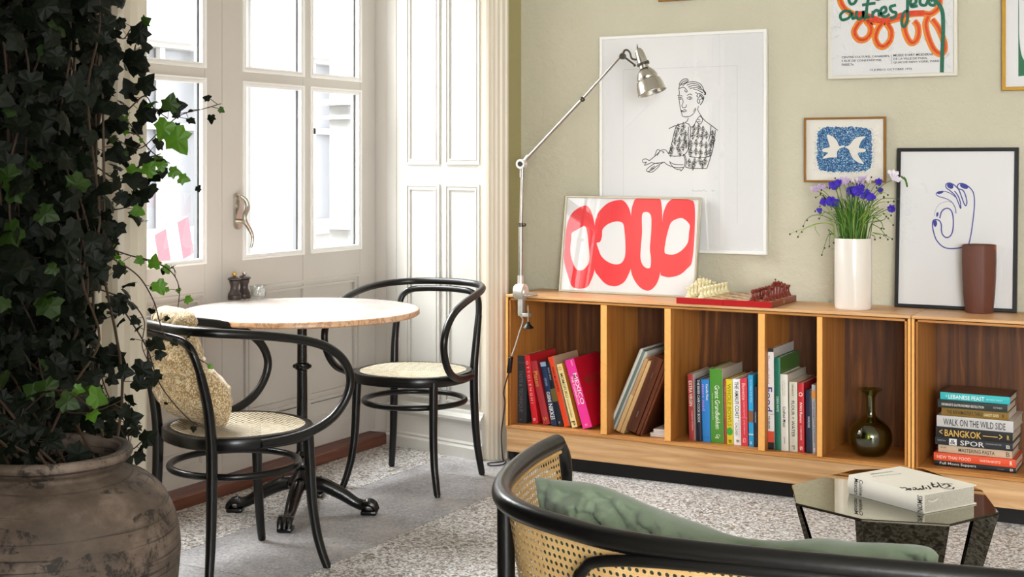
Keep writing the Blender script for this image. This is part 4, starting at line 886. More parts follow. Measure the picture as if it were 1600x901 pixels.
# ================================================================== PICTURES
def frame(label, corners, fw, fd, fmat, glass=True, group=None, name='picture_frame', paper='paper', back=None):
    """corners: outer TL,TR,BR,BL points of the front face; fd depth goes back towards the wall"""
    TL, TR, BR, BL = [Vector(c) for c in corners]; r = thing(name, label, 'picture', (BL+BR)/2, group)
    ex = (BR-BL).normalized(); ey = (TL-BL); ey = (ey-ex*ey.dot(ex)).normalized(); n = ex.cross(ey)   # n points to the room when ex is to the right
    if n.y > 0: n = -n
    W = (BR-BL).length; H = (TL-BL).dot(ey)
    def P(x, y, z=0): return BL+ex*x+ey*y+n*z
    m = MB(); m.m(fmat); ch = min(fw*.18, .003)
    for ring in (((0, 0, -fd), (0, 0, -ch), (ch, ch, 0), (fw-ch, fw-ch, 0), (fw, fw, -ch), (fw, fw, -fd*.8)),):
        pts = []
        for ix, iy, z in ring: pts.append([P(ix, iy, z), P(W-ix, iy, z), P(W-ix, H-iy, z), P(ix, H-iy, z)])
        for a, b in zip(pts, pts[1:]):
            vs = a+b; m.add(vs, [(i, (i+1) % 4, 4+(i+1) % 4, 4+i) for i in range(4)])
    m.slab([[P(.0, .0, -fd), P(W, 0, -fd), P(W, H, -fd), P(0, H, -fd)]], n, .002)
    m.build('frame', None, r)
    pd = -min(.008, fd*.5)
    m = MB(); m.m(M[paper]); m.slab([[P(fw, fw, pd-.002), P(W-fw, fw, pd-.002), P(W-fw, H-fw, pd-.002), P(fw, H-fw, pd-.002)]], n, .002); m.build('paper', None, r)
    if glass:
        m = MB(); m.m(M['picture_glass']); m.poly([[P(fw, fw, pd+.003), P(W-fw, fw, pd+.003), P(W-fw, H-fw, pd+.003), P(fw, H-fw, pd+.003)]]); m.build('glass', None, r)
    p0 = P(0, 0, pd)
    def at(u, v, k=.0004): return onP(u, v, p0+n*k, n)
    return r, at, n, P, W, H, pd
def Zm(ox, oy, s, pts): return [(ox+a/s, oy+b/s) for a, b in pts]
WY = 5.553
# --- large line drawing
f1, at, n, P, W, H, pd = frame('large white-framed line drawing of a seated person in a harlequin shirt', [onY(936, 57.4, WY), onY(1197.3, 49.6, WY), onY(1197.3, 398.8, WY), (onY(936, 57.4, WY).x, WY, onY(1197.3, 398.8, WY).z)], .0145, .025, M['white_frame'])
m = MB(); m.m(M['faint']); 
for a, b in (((.115, .04), (.115, H-.15)), ((.115, H-.15), (W-.13, H-.15)), ((W-.13, H-.15), (W-.13, .13))): m.ribbon([P(a[0], a[1], pd+.0003), P(b[0], b[1], pd+.0003)], .0014, n)
m.build('plate_mark', None, f1)
m = MB(); m.m(M['ink'])
def S(pts, w=.0032, z=(990, 110, 631/140.0), k=4, closed=False): m.ribbon([at(*q) for q in cr(Zm(z[0], z[1], z[2], pts), k, closed)], w, n, closed)
# hair
for p in ([(320, 105), (330, 80), (352, 62), (375, 60), (385, 72), (370, 85), (345, 95), (325, 108)], [(330, 100), (350, 78), (378, 72)], [(345, 108), (365, 92), (392, 82), (430, 80), (465, 92), (485, 115), (495, 140), (508, 160)], [(375, 105), (410, 92), (450, 98), (475, 120)], [(385, 118), (425, 105), (462, 118), (490, 142), (505, 165)], [(395, 128), (440, 120), (478, 140)], [(420, 130), (455, 140), (490, 160)], [(505, 150), (508, 168), (495, 168)], [(325, 108), (318, 128), (335, 122), (350, 118), (365, 128), (378, 148), (368, 152), (358, 138)], [(435, 155), (452, 165), (445, 180), (460, 190), (470, 175), (480, 190), (495, 185), (490, 210), (478, 232), (468, 245)], [(455, 160), (475, 168), (488, 180)], [(462, 170), (484, 190), (486, 206)], [(470, 205), (490, 195), (484, 222), (470, 240)], [(452, 195), (448, 215), (458, 232), (466, 222), (462, 205), (456, 200)]): S(p, .0034)
# face
for p in ([(318, 128), (322, 160), (318, 190), (322, 220), (328, 260), (338, 300), (345, 322), (375, 327), (405, 318), (428, 295), (440, 270)], [(308, 178), (325, 174), (345, 182)], [(314, 192), (328, 186), (342, 196), (328, 204), (316, 196)], [(324, 188), (330, 196), (324, 202)], [(375, 178), (395, 166), (412, 174)], [(376, 196), (394, 184), (412, 196), (396, 204), (378, 198)], [(392, 188), (400, 196), (394, 202)], [(345, 200), (348, 225), (340, 250), (350, 262), (368, 258), (372, 240)], [(330, 278), (345, 284), (358, 276), (372, 284), (358, 290), (340, 290), (332, 282)], [(335, 286), (350, 292), (356, 288)], [(420, 290), (430, 275), (436, 262)], [(458, 250), (452, 275), (462, 298), (475, 318)]): S(p, .003)
# shoulders, collar, torso outline
for p in ([(248, 410), (285, 392), (330, 378), (362, 368)], [(385, 335), (378, 355), (365, 368), (388, 378), (402, 398), (425, 388), (438, 360), (452, 338), (472, 318), (485, 335), (510, 360), (545, 385), (592, 422)], [(440, 358), (470, 378), (486, 345), (470, 322)], [(452, 345), (470, 350)], [(450, 360), (474, 362)], [(300, 390), (285, 440), (272, 500), (258, 555), (248, 590)], [(388, 395), (384, 450), (388, 520), (380, 565), (352, 600)], [(402, 398), (398, 470), (390, 540), (392, 600)], [(575, 420), (570, 480), (556, 560), (535, 630), (515, 690)], [(545, 390), (540, 440), (528, 500)], [(515, 690), (470, 690), (400, 688), (365, 680)], [(392, 605), (440, 612), (510, 610), (545, 600)], [(365, 680), (372, 640), (362, 600), (350, 590)], [(348, 590), (362, 630), (355, 680), (330, 710)]): S(p, .0034)
# arms and hands
for p in ([(250, 600), (290, 604), (350, 600)], [(248, 590), (225, 560), (195, 562), (165, 590), (130, 620), (110, 635)], [(150, 600), (165, 560), (185, 565), (165, 600)], [(110, 635), (85, 622), (64, 630), (68, 650), (90, 645), (76, 668), (100, 660), (125, 648)], [(125, 648), (160, 655), (190, 650), (215, 645)], [(190, 650), (150, 655), (110, 680), (92, 698), (98, 712), (130, 700), (165, 672), (205, 650)], [(98, 712), (128, 716), (160, 694), (185, 668)], [(215, 645), (240, 665), (280, 680), (320, 685), (350, 682)], [(250, 640), (285, 660), (350, 664)], [(255, 650), (290, 690), (335, 700)], [(120, 690), (150, 672)], [(112, 700), (150, 684)], [(198, 568), (215, 575), (205, 582)]): S(p, .0032)
rnd = random.Random(3)
def diamond(cx, cy, w_, h_):
    zig = []
    for k in range(11):
        t = -1+2*k/10; hw = w_*(1-abs(t))+1.5; zig.append((cx+(hw if k % 2 else -hw)+rnd.uniform(-2, 2), cy+t*h_+rnd.uniform(-3, 3)))
    S(zig, .0030, k=2); S([(cx, cy-h_*1.3), (cx+w_*1.25, cy), (cx, cy+h_*1.3), (cx-w_*1.25, cy), (cx, cy-h_*1.3)], .0018, k=1)
for cx, cy in ((315, 405), (350, 395), (300, 450), (335, 440), (368, 450), (290, 500), (325, 495), (360, 490), (275, 550), (310, 545), (345, 540), (372, 520), (262, 580), (325, 580), (425, 410), (460, 405), (490, 420), (415, 460), (450, 455), (485, 465), (515, 455), (408, 520), (440, 512), (475, 520), (510, 530), (545, 520), (405, 575), (440, 572), (475, 580), (510, 585), (540, 575), (395, 650), (430, 645), (465, 635), (500, 640), (415, 675), (485, 665), (555, 450), (560, 490)): diamond(cx+rnd.uniform(-4, 4), cy, 13, 24)
m.build('line_drawing', None, f1)
m = MB(); m.m(M['grey_ink'])
S([(412, 850), (420, 842), (428, 852), (440, 846), (450, 852), (462, 842), (470, 850), (485, 846), (500, 838), (505, 852), (518, 848)], .0014); S([(548, 848), (555, 842), (562, 850), (572, 846)], .0014); m.build('signature', None, f1)
# --- red forms, leaning on the shelf
bl = onZ(873, 452, ZT); yb_, yt_ = 5.455, 5.524
BLp = onY(872.5, 452, yb_); BRp = onY(1085.5, 459.3, yb_); TLp = onY(882, 305.5, yt_); TRp = onY(1095, 309, yt_)
zb = ZT+.0008
f2, at, n, P, W, H, pd = frame('framed red and white abstract print leaning on the oak shelf', [(TLp.x-.004, yt_, TLp.z), (TRp.x, yt_, TRp.z), (BRp.x, yb_, zb), (BLp.x, yb_, zb)], .0085, .022, M['champagne'])
zz = (860, 295, 1287/250.0)
def blob(outer, hole, k):
    m = MB(); m.m(M['red_ink']); L = [[at(*q, .0004+k*.0001) for q in cr(Zm(*zz, p), 5, True)] for p in (outer, hole)]; m.poly(L); return m.build('red_form', None, f2)
blob([(275, 133), (310, 150), (335, 200), (355, 285), (366, 400), (368, 520), (357, 640), (330, 730), (285, 795), (180, 790), (142, 700), (118, 620), (108, 550), (114, 480), (120, 380), (136, 280), (167, 205), (215, 160)], [(275, 300), (295, 350), (305, 430), (315, 540), (305, 600), (270, 645), (240, 655), (205, 640), (170, 560), (160, 480), (168, 400), (172, 355), (220, 325)], 0)
blob([(560, 88), (600, 105), (630, 150), (648, 210), (655, 300), (662, 450), (655, 600), (640, 660), (600, 740), (550, 775), (500, 782), (440, 760), (385, 700), (357, 650), (355, 520), (356, 400), (358, 285), (375, 210), (410, 160), (470, 110)], [(550, 262), (585, 280), (597, 350), (603, 440), (600, 540), (570, 595), (520, 606), (460, 585), (410, 540), (385, 480), (373, 435), (400, 425), (415, 380), (420, 325), (460, 285), (510, 265)], 1)
blob([(692, 78), (780, 76), (876, 80), (895, 140), (900, 230), (903, 400), (895, 560), (880, 690), (850, 770), (800, 815), (750, 810), (700, 770), (660, 700), (645, 620), (645, 450), (650, 200), (665, 120)], [(770, 185), (800, 200), (812, 240), (810, 350), (800, 480), (808, 550), (805, 625), (780, 638), (745, 615), (725, 560), (727, 470), (737, 350), (737, 210)], 2)
blob([(985, 82), (1050, 82), (1120, 88), (1160, 130), (1160, 350), (1140, 580), (1100, 640), (1040, 690), (960, 710), (905, 700), (885, 680), (890, 560), (900, 400), (903, 230), (920, 160), (945, 110)], [(1040, 235), (1080, 245), (1120, 290), (1115, 350), (1105, 430), (1060, 490), (1000, 525), (940, 525), (918, 505), (925, 430), (945, 340), (975, 265)], 3)
# --- exhibition poster, top right
x0 = onY(1293, 124.5, WY).x; x1 = onY(1495.5, 118, WY).x; z0 = 1.6535
f3, at, n, P, W, H, pd = frame('silver-framed exhibition poster with orange loops and green brush lettering', [(x0, WY, 2.42), (x1, WY, 2.42), (x1, WY, z0), (x0, WY, z0)], .014, .022, M['silver_frame'])
zz = (1280, 0, 5.0)
def St(mm, pts, w, z=.0004, k=5, closed=False): mm.ribbon([at(*q, z) for q in cr(Zm(*zz, pts), k, closed)], w, n, closed)
m = MB(); m.m(M['orange_ink'])
loops = [[(160, -60), (165, 10), (200, 70), (270, 115), (330, 150), (300, 190), (272, 250), (300, 305), (350, 312), (395, 270), (400, 210), (370, 165), (420, 170), (480, 175)], [(500, 170), (455, 230), (438, 300), (465, 355), (510, 362), (555, 310), (560, 240), (530, 180), (600, 150), (660, 140)], [(690, 150), (665, 210), (680, 280), (715, 335), (755, 320), (775, 260), (768, 200), (740, 165)], [(600, 150), (700, 115), (800, 105), (870, 110), (930, 60), (940, -20), (920, -80)], [(850, 130), (830, 190), (850, 290), (890, 380), (935, 420), (975, 400), (975, 330), (930, 220), (880, 150)]]
for i, p in enumerate(loops): St(m, p, .026, .0004+.00008*i)
m.build('orange_loops', None, f3)
m = MB(); m.m(M['orange_red'])
for i, p in enumerate(loops): St(m, [(a+4, b-3) for a, b in p], .0105, .001+.00008*i)
St(m, [(280, 110), (340, 110), (420, 140), (480, 160), (560, 150), (640, 120), (720, 105), (820, 100)], .022, .0014); m.build('vermilion_strokes', None, f3)
m = MB(); m.m(M['green_ink'])
gz = [[(250, 95), (200, 85), (165, 120), (180, 155), (230, 140), (255, 100), (262, 145), (290, 130)], [(295, 85), (290, 130), (315, 150), (340, 125), (345, 85), (350, 140), (380, 130)], [(385, -10), (372, 60), (372, 120), (395, 140)], [(335, 40), (395, 30), (440, 25)], [(420, 85), (415, 140)], [(418, 110), (440, 82), (465, 90), (468, 130)], [(475, 110), (520, 90), (515, 55), (485, 70), (480, 115), (520, 130), (550, 110)], [(600, 40), (555, 55), (570, 90), (600, 100), (590, 135), (550, 140)], [(690, -40), (690, 60), (690, 150), (665, 210), (645, 180), (655, 110), (690, 80)], [(720, 40), (755, 20), (750, -20), (715, 0), (720, 50), (770, 45)], [(790, -30), (790, 30), (830, 40), (850, 0)], [(850, -20), (862, 30), (900, 40), (905, -10), (870, 10)], [(900, 0), (940, 40), (965, 110), (968, 250), (962, 400), (958, 565)], [(225, -20), (245, 30), (280, 20), (300, -30)], [(420, -20), (460, -5), (500, -25)]]
for i, p in enumerate(gz): St(m, p, .0118 if i != 12 else .0155, .0018+.00006*i)
m.build('green_brush_lettering', None, f3)
m = MB(); m.m(mat('pencil_grey', 'bfbec2', .8)); rnd = random.Random(5)
for _ in range(46):
    x, y = rnd.choice([(rnd.uniform(115, 430), rnd.uniform(150, 530)), (rnd.uniform(560, 860), rnd.uniform(180, 420)), (rnd.uniform(980, 1030), rnd.uniform(20, 540)), (rnd.uniform(105, 190), rnd.uniform(0, 300))])
    St(m, [(x, y), (x+rnd.uniform(-25, 25), y+rnd.uniform(-35, 35)), (x+rnd.uniform(-45, 45), y+rnd.uniform(-50, 50))], .0010, .00025)
m.build('pencil_scribble', None, f3)
m = MB(); m.m(M['ink'])
def tx(mm, s, u0, v0, u1, v1, h_px, off=.012):
    a, b = at(*Zm(*zz, [(u0, v0)])[0], .0006), at(*Zm(*zz, [(u1, v1)])[0], .0006); r_ = (b-a); Lh = h_px/5.0*(6.1/FPX); mm.text(s, a, r_.normalized(), (0, 0, 1), r_.length, Lh, off)
tx(m, 'CENTRE CULTUREL CANADIEN,', 175, 459, 552, 447, 17); tx(m, '5 RUE DE CONSTANTINE,', 175, 487, 490, 478, 17); tx(m, 'PARIS 7e', 177, 515, 268, 512, 17)
tx(m, "MUSEE D'ART MODERNE", 580, 442, 890, 432, 17); tx(m, 'DE LA VILLE DE PARIS,', 580, 471, 846, 463, 17); tx(m, 'QUAI DE NEW-YORK, PARIS 16', 580, 498, 975, 486, 17); tx(m, '15 JUIN/12 OCTOBRE 1972', 398, 558, 725, 549, 18)
m.build('lettering', None, f3); m = MB(); m.m(M['ink']); m.ribbon([at(*Zm(*zz, [(566, 425)])[0], .0006), at(*Zm(*zz, [(566, 500)])[0], .0006)], .001, n); m.build('divider_line', None, f3)
# --- small blue print with two white birds
f4, at, n, P, W, H, pd = frame('small gilt-framed blue print with two white birds', [onY(1256, 184, WY), (onY(1383.5, 183, WY).x, WY, onY(1256, 184, WY).z), (onY(1383.5, 183, WY).x, WY, 1.232), (onY(1256, 184, WY).x, WY, 1.232)], .0085, .018, M['bronze_frame'], paper='paper_warm')
zz = (1220, 200, 3.003); rnd = random.Random(9)
out_ = []
for i in range(160):
    a = 2*PI*i/160; c_, s_ = math.cos(a), math.sin(a); e = (abs(c_)**6+abs(s_)**6)**(-1/6.0); out_.append((299+(128+rnd.uniform(-3, 5))*c_*e, 100+(104+rnd.uniform(-3, 5))*s_*e))
m = MB(); m.m(M['speckle']); m.poly([[at(*Zm(*zz, [q])[0]) for q in out_]])
for _ in range(420):
    a = rnd.uniform(0, 2*PI); c_, s_ = math.cos(a), math.sin(a); e = (abs(c_)**6+abs(s_)**6)**(-1/6.0); k = 1+abs(rnd.gauss(0, .05)); x, y = 299+131*c_*e*k, 100+107*s_*e*k
    if y < -3: continue
    d_ = rnd.uniform(.6, 1.5); m.poly([[at(*Zm(*zz, [(x+d_*math.cos(b), y+d_*math.sin(b))])[0]) for b in (0, 1.3, 2.6, 3.9, 5.1)]])
m.build('blue_ground', None, f4)
m = MB(); m.m(M['paper_warm'])
for pts in ([(216, 32), (240, 38), (262, 58), (274, 84), (292, 82), (300, 88), (276, 96), (264, 112), (262, 136), (232, 138), (196, 143), (214, 124), (222, 116), (196, 110), (200, 96), (228, 90), (224, 66)], [(306, 86), (318, 82), (330, 70), (344, 52), (366, 42), (397, 39), (380, 58), (370, 78), (368, 94), (396, 98), (394, 112), (362, 116), (368, 136), (390, 168), (362, 160), (338, 142), (326, 118), (318, 100), (304, 92)]):
    m.poly([[at(*Zm(*zz, [q])[0], .0008) for q in cr(pts, 4, True)]])
m.build('white_birds', None, f4)
# --- gold frame cut by the right edge
x0 = onY(1565, 141, WY).x
f5, at, n, P, W, H, pd = frame('gold-framed poster with a green shape, cut by the right edge', [(x0, WY, 2.25), (x0+.62, WY, 2.25), (x0+.62, WY, 1.59), (x0, WY, 1.59)], .0145, .02, M['gold_frame'])
m = MB(); m.m(mat('green_print', '0f6b45', .5)); zz = (1280, 0, 5.0)
m.poly([[at(*Zm(*zz, [q])[0]) for q in [(1555, -400), (1900, -400), (1900, 560), (1556, 596)]], [at(*Zm(*zz, [q])[0]) for q in cr([(1566, -300), (1700, -360), (1840, -300), (1860, 100), (1820, 400), (1700, 520), (1600, 470), (1566, 330), (1562, 100)], 5, True)]]); m.build('green_shape', None, f5)
# --- frame whose lower edge just shows at the top
a, b = onY(1028, 0, WY), onY(1085, -1, WY); zb_ = onY(1056, .8, WY).z
f6, at, n, P, W, H, pd = frame('brown picture frame at the top edge, only its lower rail in view', [(a.x, WY, 2.40), (b.x, WY, 2.40), (b.x, WY, zb_), (a.x, WY, zb_)], .012, .02, M['bronze_frame'])
m = MB(); m.m(M['faint']); m.poly([[P(.03, .03, pd+.0004), P(W-.03, .03, pd+.0004), P(W-.03, H-.03, pd+.0004), P(.03, H-.03, pd+.0004)]]); m.build('print', None, f6)
# --- hand line drawing leaning on the shelf
yb_, yt_ = 5.50, 5.552; BLp = onY(1397, 475.5, yb_); BRp = onY(1588, 488, yb_); TLp = onY(1404, 231, yt_); TRp = onY(1592.5, 232.5, yt_)
f7, at, n, P, W, H, pd = frame('black-framed blue line drawing of a hand leaning on the shelf', [(TLp.x-.004, yt_, TLp.z), (TRp.x, yt_, TLp.z), (BRp.x, yb_, zb), (BLp.x, yb_, zb)], .0145, .022, M['black_frame'])
m = MB(); m.m(M['blue_ink']); zz = (1430, 270, 3.915)
for p, w_ in (([(300, 450), (325, 438), (340, 380), (352, 300), (362, 200), (358, 130), (338, 95), (305, 70), (272, 65), (258, 82), (270, 110), (285, 150), (300, 190), (310, 200), (316, 175), (305, 130), (290, 105), (265, 98)], .0042), ([(265, 100), (240, 75), (212, 62), (190, 68), (190, 90), (215, 110), (245, 140), (265, 185), (278, 218), (276, 180), (262, 140), (240, 110)], .004), ([(250, 150), (215, 125), (175, 112), (140, 116), (128, 132), (150, 146), (190, 158), (225, 180), (245, 215), (250, 248)], .003), ([(150, 278), (160, 240), (180, 220), (205, 218), (225, 240), (233, 290), (230, 350), (215, 385), (190, 395), (168, 378), (160, 350), (160, 320), (150, 295), (128, 285), (110, 292), (106, 320), (112, 360), (130, 410), (165, 448), (205, 462), (260, 460), (300, 450)], .0046), ([(118, 262), (125, 225), (150, 190), (190, 175), (225, 180)], .0010)):
    m.ribbon([at(*q) for q in cr(Zm(*zz, p), 6)], w_, n)
for pts in ([(275, 70), (300, 66), (322, 80), (320, 96), (298, 96), (278, 84)], [(195, 70), (212, 62), (232, 75), (230, 94), (212, 96), (197, 84)], [(133, 124), (145, 112), (172, 114), (165, 124), (145, 130)], [(112, 295), (128, 290), (134, 312), (124, 330), (112, 318)], [(130, 245), (142, 242), (140, 262), (130, 268)]):
    m.poly([[at(*q, .0006) for q in cr(Zm(*zz, pts), 4, True)]])
m.build('hand_line_drawing', None, f7)

# ================================================================== CAFÉ TABLE
TC = Vector((-3.145, 4.138, 0)); TZ = .765; TR = .44
tb = thing('bistro_table', 'round pale marble bistro table on a black cast-iron foot', 'table', TC)
m = MB(); m.m(M['marble']); m.lathe([(TR-.006, TZ-.024), (TR, TZ-.019), (TR, TZ-.005), (TR-.004, TZ-.001), (TR-.012, TZ)], TC, 96)
m.mats.append(M['marble_edge']); 
for i, f in enumerate(m.f):
    zc_ = sum(m.v[q].z for q in f)/len(f)
    if zc_ < TZ-.003: m.mi[i] = 1
m.build('tabletop', None, tb, True, 50)
m = MB(); m.m(M['black_iron']); m.lathe([(.12, TZ-.030), (.12, TZ-.0242)], TC, 32); m.lathe([(.018, .14), (.021, .2), (.018, TZ-.06), (.05, TZ-.030)], TC, 24)
m.lathe([(.018, .535), (.026, .54), (.028, .55), (.026, .56), (.018, .565)], TC, 24)
for a in range(4): m.sphere(TC+Vector((.028*math.cos(a*PI/2+.5), .028*math.sin(a*PI/2+.5), .55)), .008, 8)
m.build('column', None, tb, True)
m = MB(); m.m(M['black_iron']); m.lathe([(.02, .235), (.030, .22), (.024, .21), (.034, .19), (.034, .175), (.026, .165), (.040, .14), (.055, .125), (.060, .11), (.05, .095), (.02, .09)], TC, 32)
for k in range(20): a = 2*PI*k/20; m.sphere(TC+Vector((.058*math.cos(a), .058*math.sin(a), .118)), .006, 6)
m.build('foot_hub', None, tb, True)
feet = [(383, 801), (570, 810), (452, 832), (497, 775)]
angs = []
for u, v in feet: q = onZ(u, v, .0); angs.append(math.atan2(q.y-4.10, q.x+3.108))
base_a = angs[2]
for k in range(4):
    a = base_a+k*PI/2; d_ = Vector((math.cos(a), math.sin(a), 0)); sd = Vector((-d_.y, d_.x, 0)); lg = MB(); lg.m(M['black_iron'])
    lg.tube(cr([TC+d_*.03+Vector((0, 0, .115)), TC+d_*.08+Vector((0, 0, .108)), TC+d_*.15+Vector((0, 0, .075)), TC+d_*.205+Vector((0, 0, .042)), TC+d_*.245+Vector((0, 0, .030))], 6), [.026, .027, .024, .020, .022], 12)
    for t in range(9): p = TC+d_*(.07+t*.016)+Vector((0, 0, .135-t*.0098)); lg.sphere(p+sd*.008, .0045, 6); lg.sphere(p-sd*.008, .0045, 6)
    lobj = lg.build('leg', None, tb, True)
    pw = MB(); pw.m(M['black_iron'])
    for s in (-1, 0, 1): pw.tube(cr([TC+d_*.228+sd*s*.010+Vector((0, 0, .034)), TC+d_*.25+sd*s*.017+Vector((0, 0, .045)), TC+d_*.272+sd*s*.018+Vector((0, 0, .036)), TC+d_*.284+sd*s*.017+Vector((0, 0, .014))], 4), [.010, .012, .011, .007], 8)
    pw.bbox(-.03, .030, -.027, .027, 0, .017, .006, Matrix((d_, sd, Vector((0, 0, 1)))).transposed(), TC+d_*.255, 2)
    pw.build('claw_foot', None, lobj, True)

# pepper mills and glass
def mill(uv, label, knob, s=1.0):
    c = onZ(uv[0], uv[1], TZ); k = 5.44/FPX*s; r = thing('pepper_mill', label, 'mill', (c.x, c.y, TZ+.0005), 'pair of brown mills on the marble table')
    m = MB(); m.m(M['mill']); P_ = [(10.6, 0), (10.8, .8), (10.8, 6.5), (10.2, 7), (10.6, 7.8), (10.0, 9.5), (8.2, 12), (6.6, 15.5), (6.2, 19), (6.8, 23), (8.2, 26.5), (8.6, 29.5), (8.0, 30)]
    m.lathe([(a*k, b*k) for a, b in P_], (c.x, c.y, TZ+.0005), 32); m.build('body', None, r, True, 40)
    m = MB(); m.m(M['mill']); m.lathe([(a*k, b*k) for a, b in [(8.6, 30.4), (10.6, 31.2), (10.9, 32.6), (9.6, 34), (6.5, 35.6), (2.6, 36.8), (2.0, 37)]], (c.x, c.y, TZ+.0005), 32); m.build('cap', None, r, True, 40)
    m = MB(); m.m(knob); m.lathe([(a*k, b*k) for a, b in [(1.8, 37.1), (2.0, 38), (3.6, 39), (3.9, 40.6), (3.2, 42.2), (1, 42.9)]], (c.x, c.y, TZ+.0005), 20); m.build('knob', None, r, True)
mill((366.5, 468), 'brown wooden mill with a brass knob, front one of the pair', M['brass'])
mill((381.5, 466), 'brown wooden mill with a silver knob, behind the brass-knobbed one', M['nickel'])
c = onZ(404, 467, TZ); k = 5.44/FPX; r = thing('glass_tumbler', 'small clear cut-glass tumbler beside the brown mills', 'glass', (c.x, c.y, TZ+.0005))
m = MB(); m.m(M['tumbler'])
def flute(p, a): f = 1+.03*math.cos(a*10) if p.z < 14*k else 1; return Vector((p.x*f, p.y*f, p.z))
m.lathe([(a*k, b*k) for a, b in [(9.5, 0), (10.5, .6), (11.4, 8), (12.4, 14), (13.8, 21), (13.4, 21.5), (12.9, 21), (11.4, 14), (10.2, 8), (9.2, 4.5), (.5, 4)]], (c.x, c.y, TZ+.0005), 60, fn=flute); m.build('body', None, r, True, 60)

# ================================================================== BENTWOOD ARMCHAIRS (front = +y in their own frame)
def bentwood():
    r = thing('bentwood_armchair', '', 'chair', (0, 0, 0), 'black bentwood armchairs at the marble table')
    SR = .238
    def sq(a, R, z): e = (abs(math.cos(a))**2.3+abs(math.sin(a))**2.3)**(-1/2.3); return Vector((R*1.01*math.cos(a)*e, R*.98*math.sin(a)*e, z))
    m = MB(); m.m(M['black_wood']); N_ = 72; b = 0
    prof = [(SR-.030, .448), (SR-.034, .424), (SR-.004, .421), (SR, .426), (SR, .455), (SR-.004, .460), (SR-.026, .460), (SR-.030, .456)]
    for R_, z in prof:
        for k in range(N_): m.v.append(sq(2*PI*k/N_, R_, z))
    npf = len(prof)
    for i in range(npf):
        for k in range(N_): m.face((i*N_+k, i*N_+(k+1) % N_, ((i+1) % npf)*N_+(k+1) % N_, ((i+1) % npf)*N_+k))
    m.build('seat_ring', None, r, True, 50)
    m = MB(); m.m(M['cane_seat']); rings = 6
    for i in range(rings+1):
        for k in range(N_): m.v.append(sq(2*PI*k/N_, max(.001, (SR-.027)*i/rings), .4605-.006*(1-(i/rings)**2)))
    for i in range(rings):
        for k in range(N_): m.face((i*N_+k, i*N_+(k+1) % N_, (i+1)*N_+(k+1) % N_, (i+1)*N_+k))
    m.build('cane_seat', None, r, True)
    for s in (-1, 1):
        m = MB(); m.m(M['black_wood']); m.tube(cr([(s*.172, .160, .440), (s*.174, .166, .34), (s*.177, .172, .22), (s*.186, .183, .12), (s*.2, .196, .05), (s*.212, .208, .006)], 6), [.0185, .0175, .0165, .0155, .0145, .0135], 14)
        m.tube([(s*.212, .208, .008), (s*.2135, .2095, 0)], .0105, 12); m.build('leg', None, r, True)
    hoopR = [(.214, -.216, .006), (.198, -.200, .14), (.190, -.192, .30), (.188, -.192, .44), (.192, -.206, .56), (.192, -.232, .67)]
    hoop = hoopR+[(.180, -.252, .735), (.145, -.262, .762), (.08, -.270, .770), (0, -.273, .772)]
    for s in (-1, 1):
        m = MB(); m.m(M['black_wood']); m.tube(cr([(s*a, b_, c_) for a, b_, c_ in hoopR], 7), [.0135, .0155, .0175, .0180, .0160, .0140], 14); m.tube([(s*.214, -.216, .008), (s*.2145, -.217, 0)], .0105, 12); m.build('leg', None, r, True)
    m = MB(); m.m(M['black_wood']); hp_ = [(a, b_, c_) for a, b_, c_ in hoop[5:]]; m.tube(cr(hp_+[(-a, b_, c_) for a, b_, c_ in hp_[::-1][1:]], 7), .0132, 14); m.build('back_hoop', None, r, True)
    arm = [(0, -.288, .802), (.12, -.275, .800), (.205, -.222, .795), (.250, -.135, .787), (.268, -.03, .774), (.272, .09, .752), (.270, .175, .722), (.268, .235, .675), (.266, .262, .612), (.263, .245, .548), (.258, .195, .492), (.252, .12, .458), (.247, .04, .444), (.240, -.05, .440)]
    full = [(-a, b_, c_) for a, b_, c_ in arm[::-1][:-1]]+arm
    m = MB(); m.m(M['black_wood']); m.tube(cr(full, 7), [.0135]+[.0145]*24+[.0135], 16); m.build('arm_rail', None, r, True)
    m = MB(); m.m(M['black_wood']); m.tube([(.210*math.cos(2*PI*k/48), .205*math.sin(2*PI*k/48)-.012, .335) for k in range(48)], .0115, 12, closed=True); m.build('ring_stretcher', None, r, True)
    return r
ch1 = bentwood(); ch2 = copy_tree(ch1)
ch2.location = (-3.055, 4.767, 0); ch2.rotation_euler = (0, 0, PI+.10); ch2['label'] = 'black bentwood armchair beyond the marble table, its cane seat empty'
ch1.location = (-2.92, 3.50, 0); ch1.rotation_euler = (0, 0, -.38); ch1['label'] = 'black bentwood armchair nearest the ivy pot, printed cushion slumped in it'

# printed cushion slumped in the near chair
def pillow(name, label, fn, mtl, nu=40, nv=40, tag_=True, seam=None):
    m = MB(); m.m(mtl); N1 = nu+1; M1 = nv+1
    for side in (0, 1):
        for i in range(N1):
            for j in range(M1): m.v.append(fn(i/nu, j/nv, side))
    def id_(side, i, j):
        return side*N1*M1+i*M1+j
    for i in range(nu):
        for j in range(nv):
            m.face((id_(0, i, j), id_(0, i+1, j), id_(0, i+1, j+1), id_(0, i, j+1))); m.face((id_(1, i, j+1), id_(1, i+1, j+1), id_(1, i+1, j), id_(1, i, j)))
    o = m.build(name, None, None, True, 180)
    bm = bmesh.new(); bm.from_mesh(o.data); bmesh.ops.remove_doubles(bm, verts=bm.verts[:], dist=.0006); bmesh.ops.recalc_face_normals(bm, faces=bm.faces[:]); bm.to_mesh(o.data); bm.free()
    return o
Rc1 = Matrix.Rotation(-.38, 3, 'Z'); C1 = Vector((-2.92, 3.50, 0))
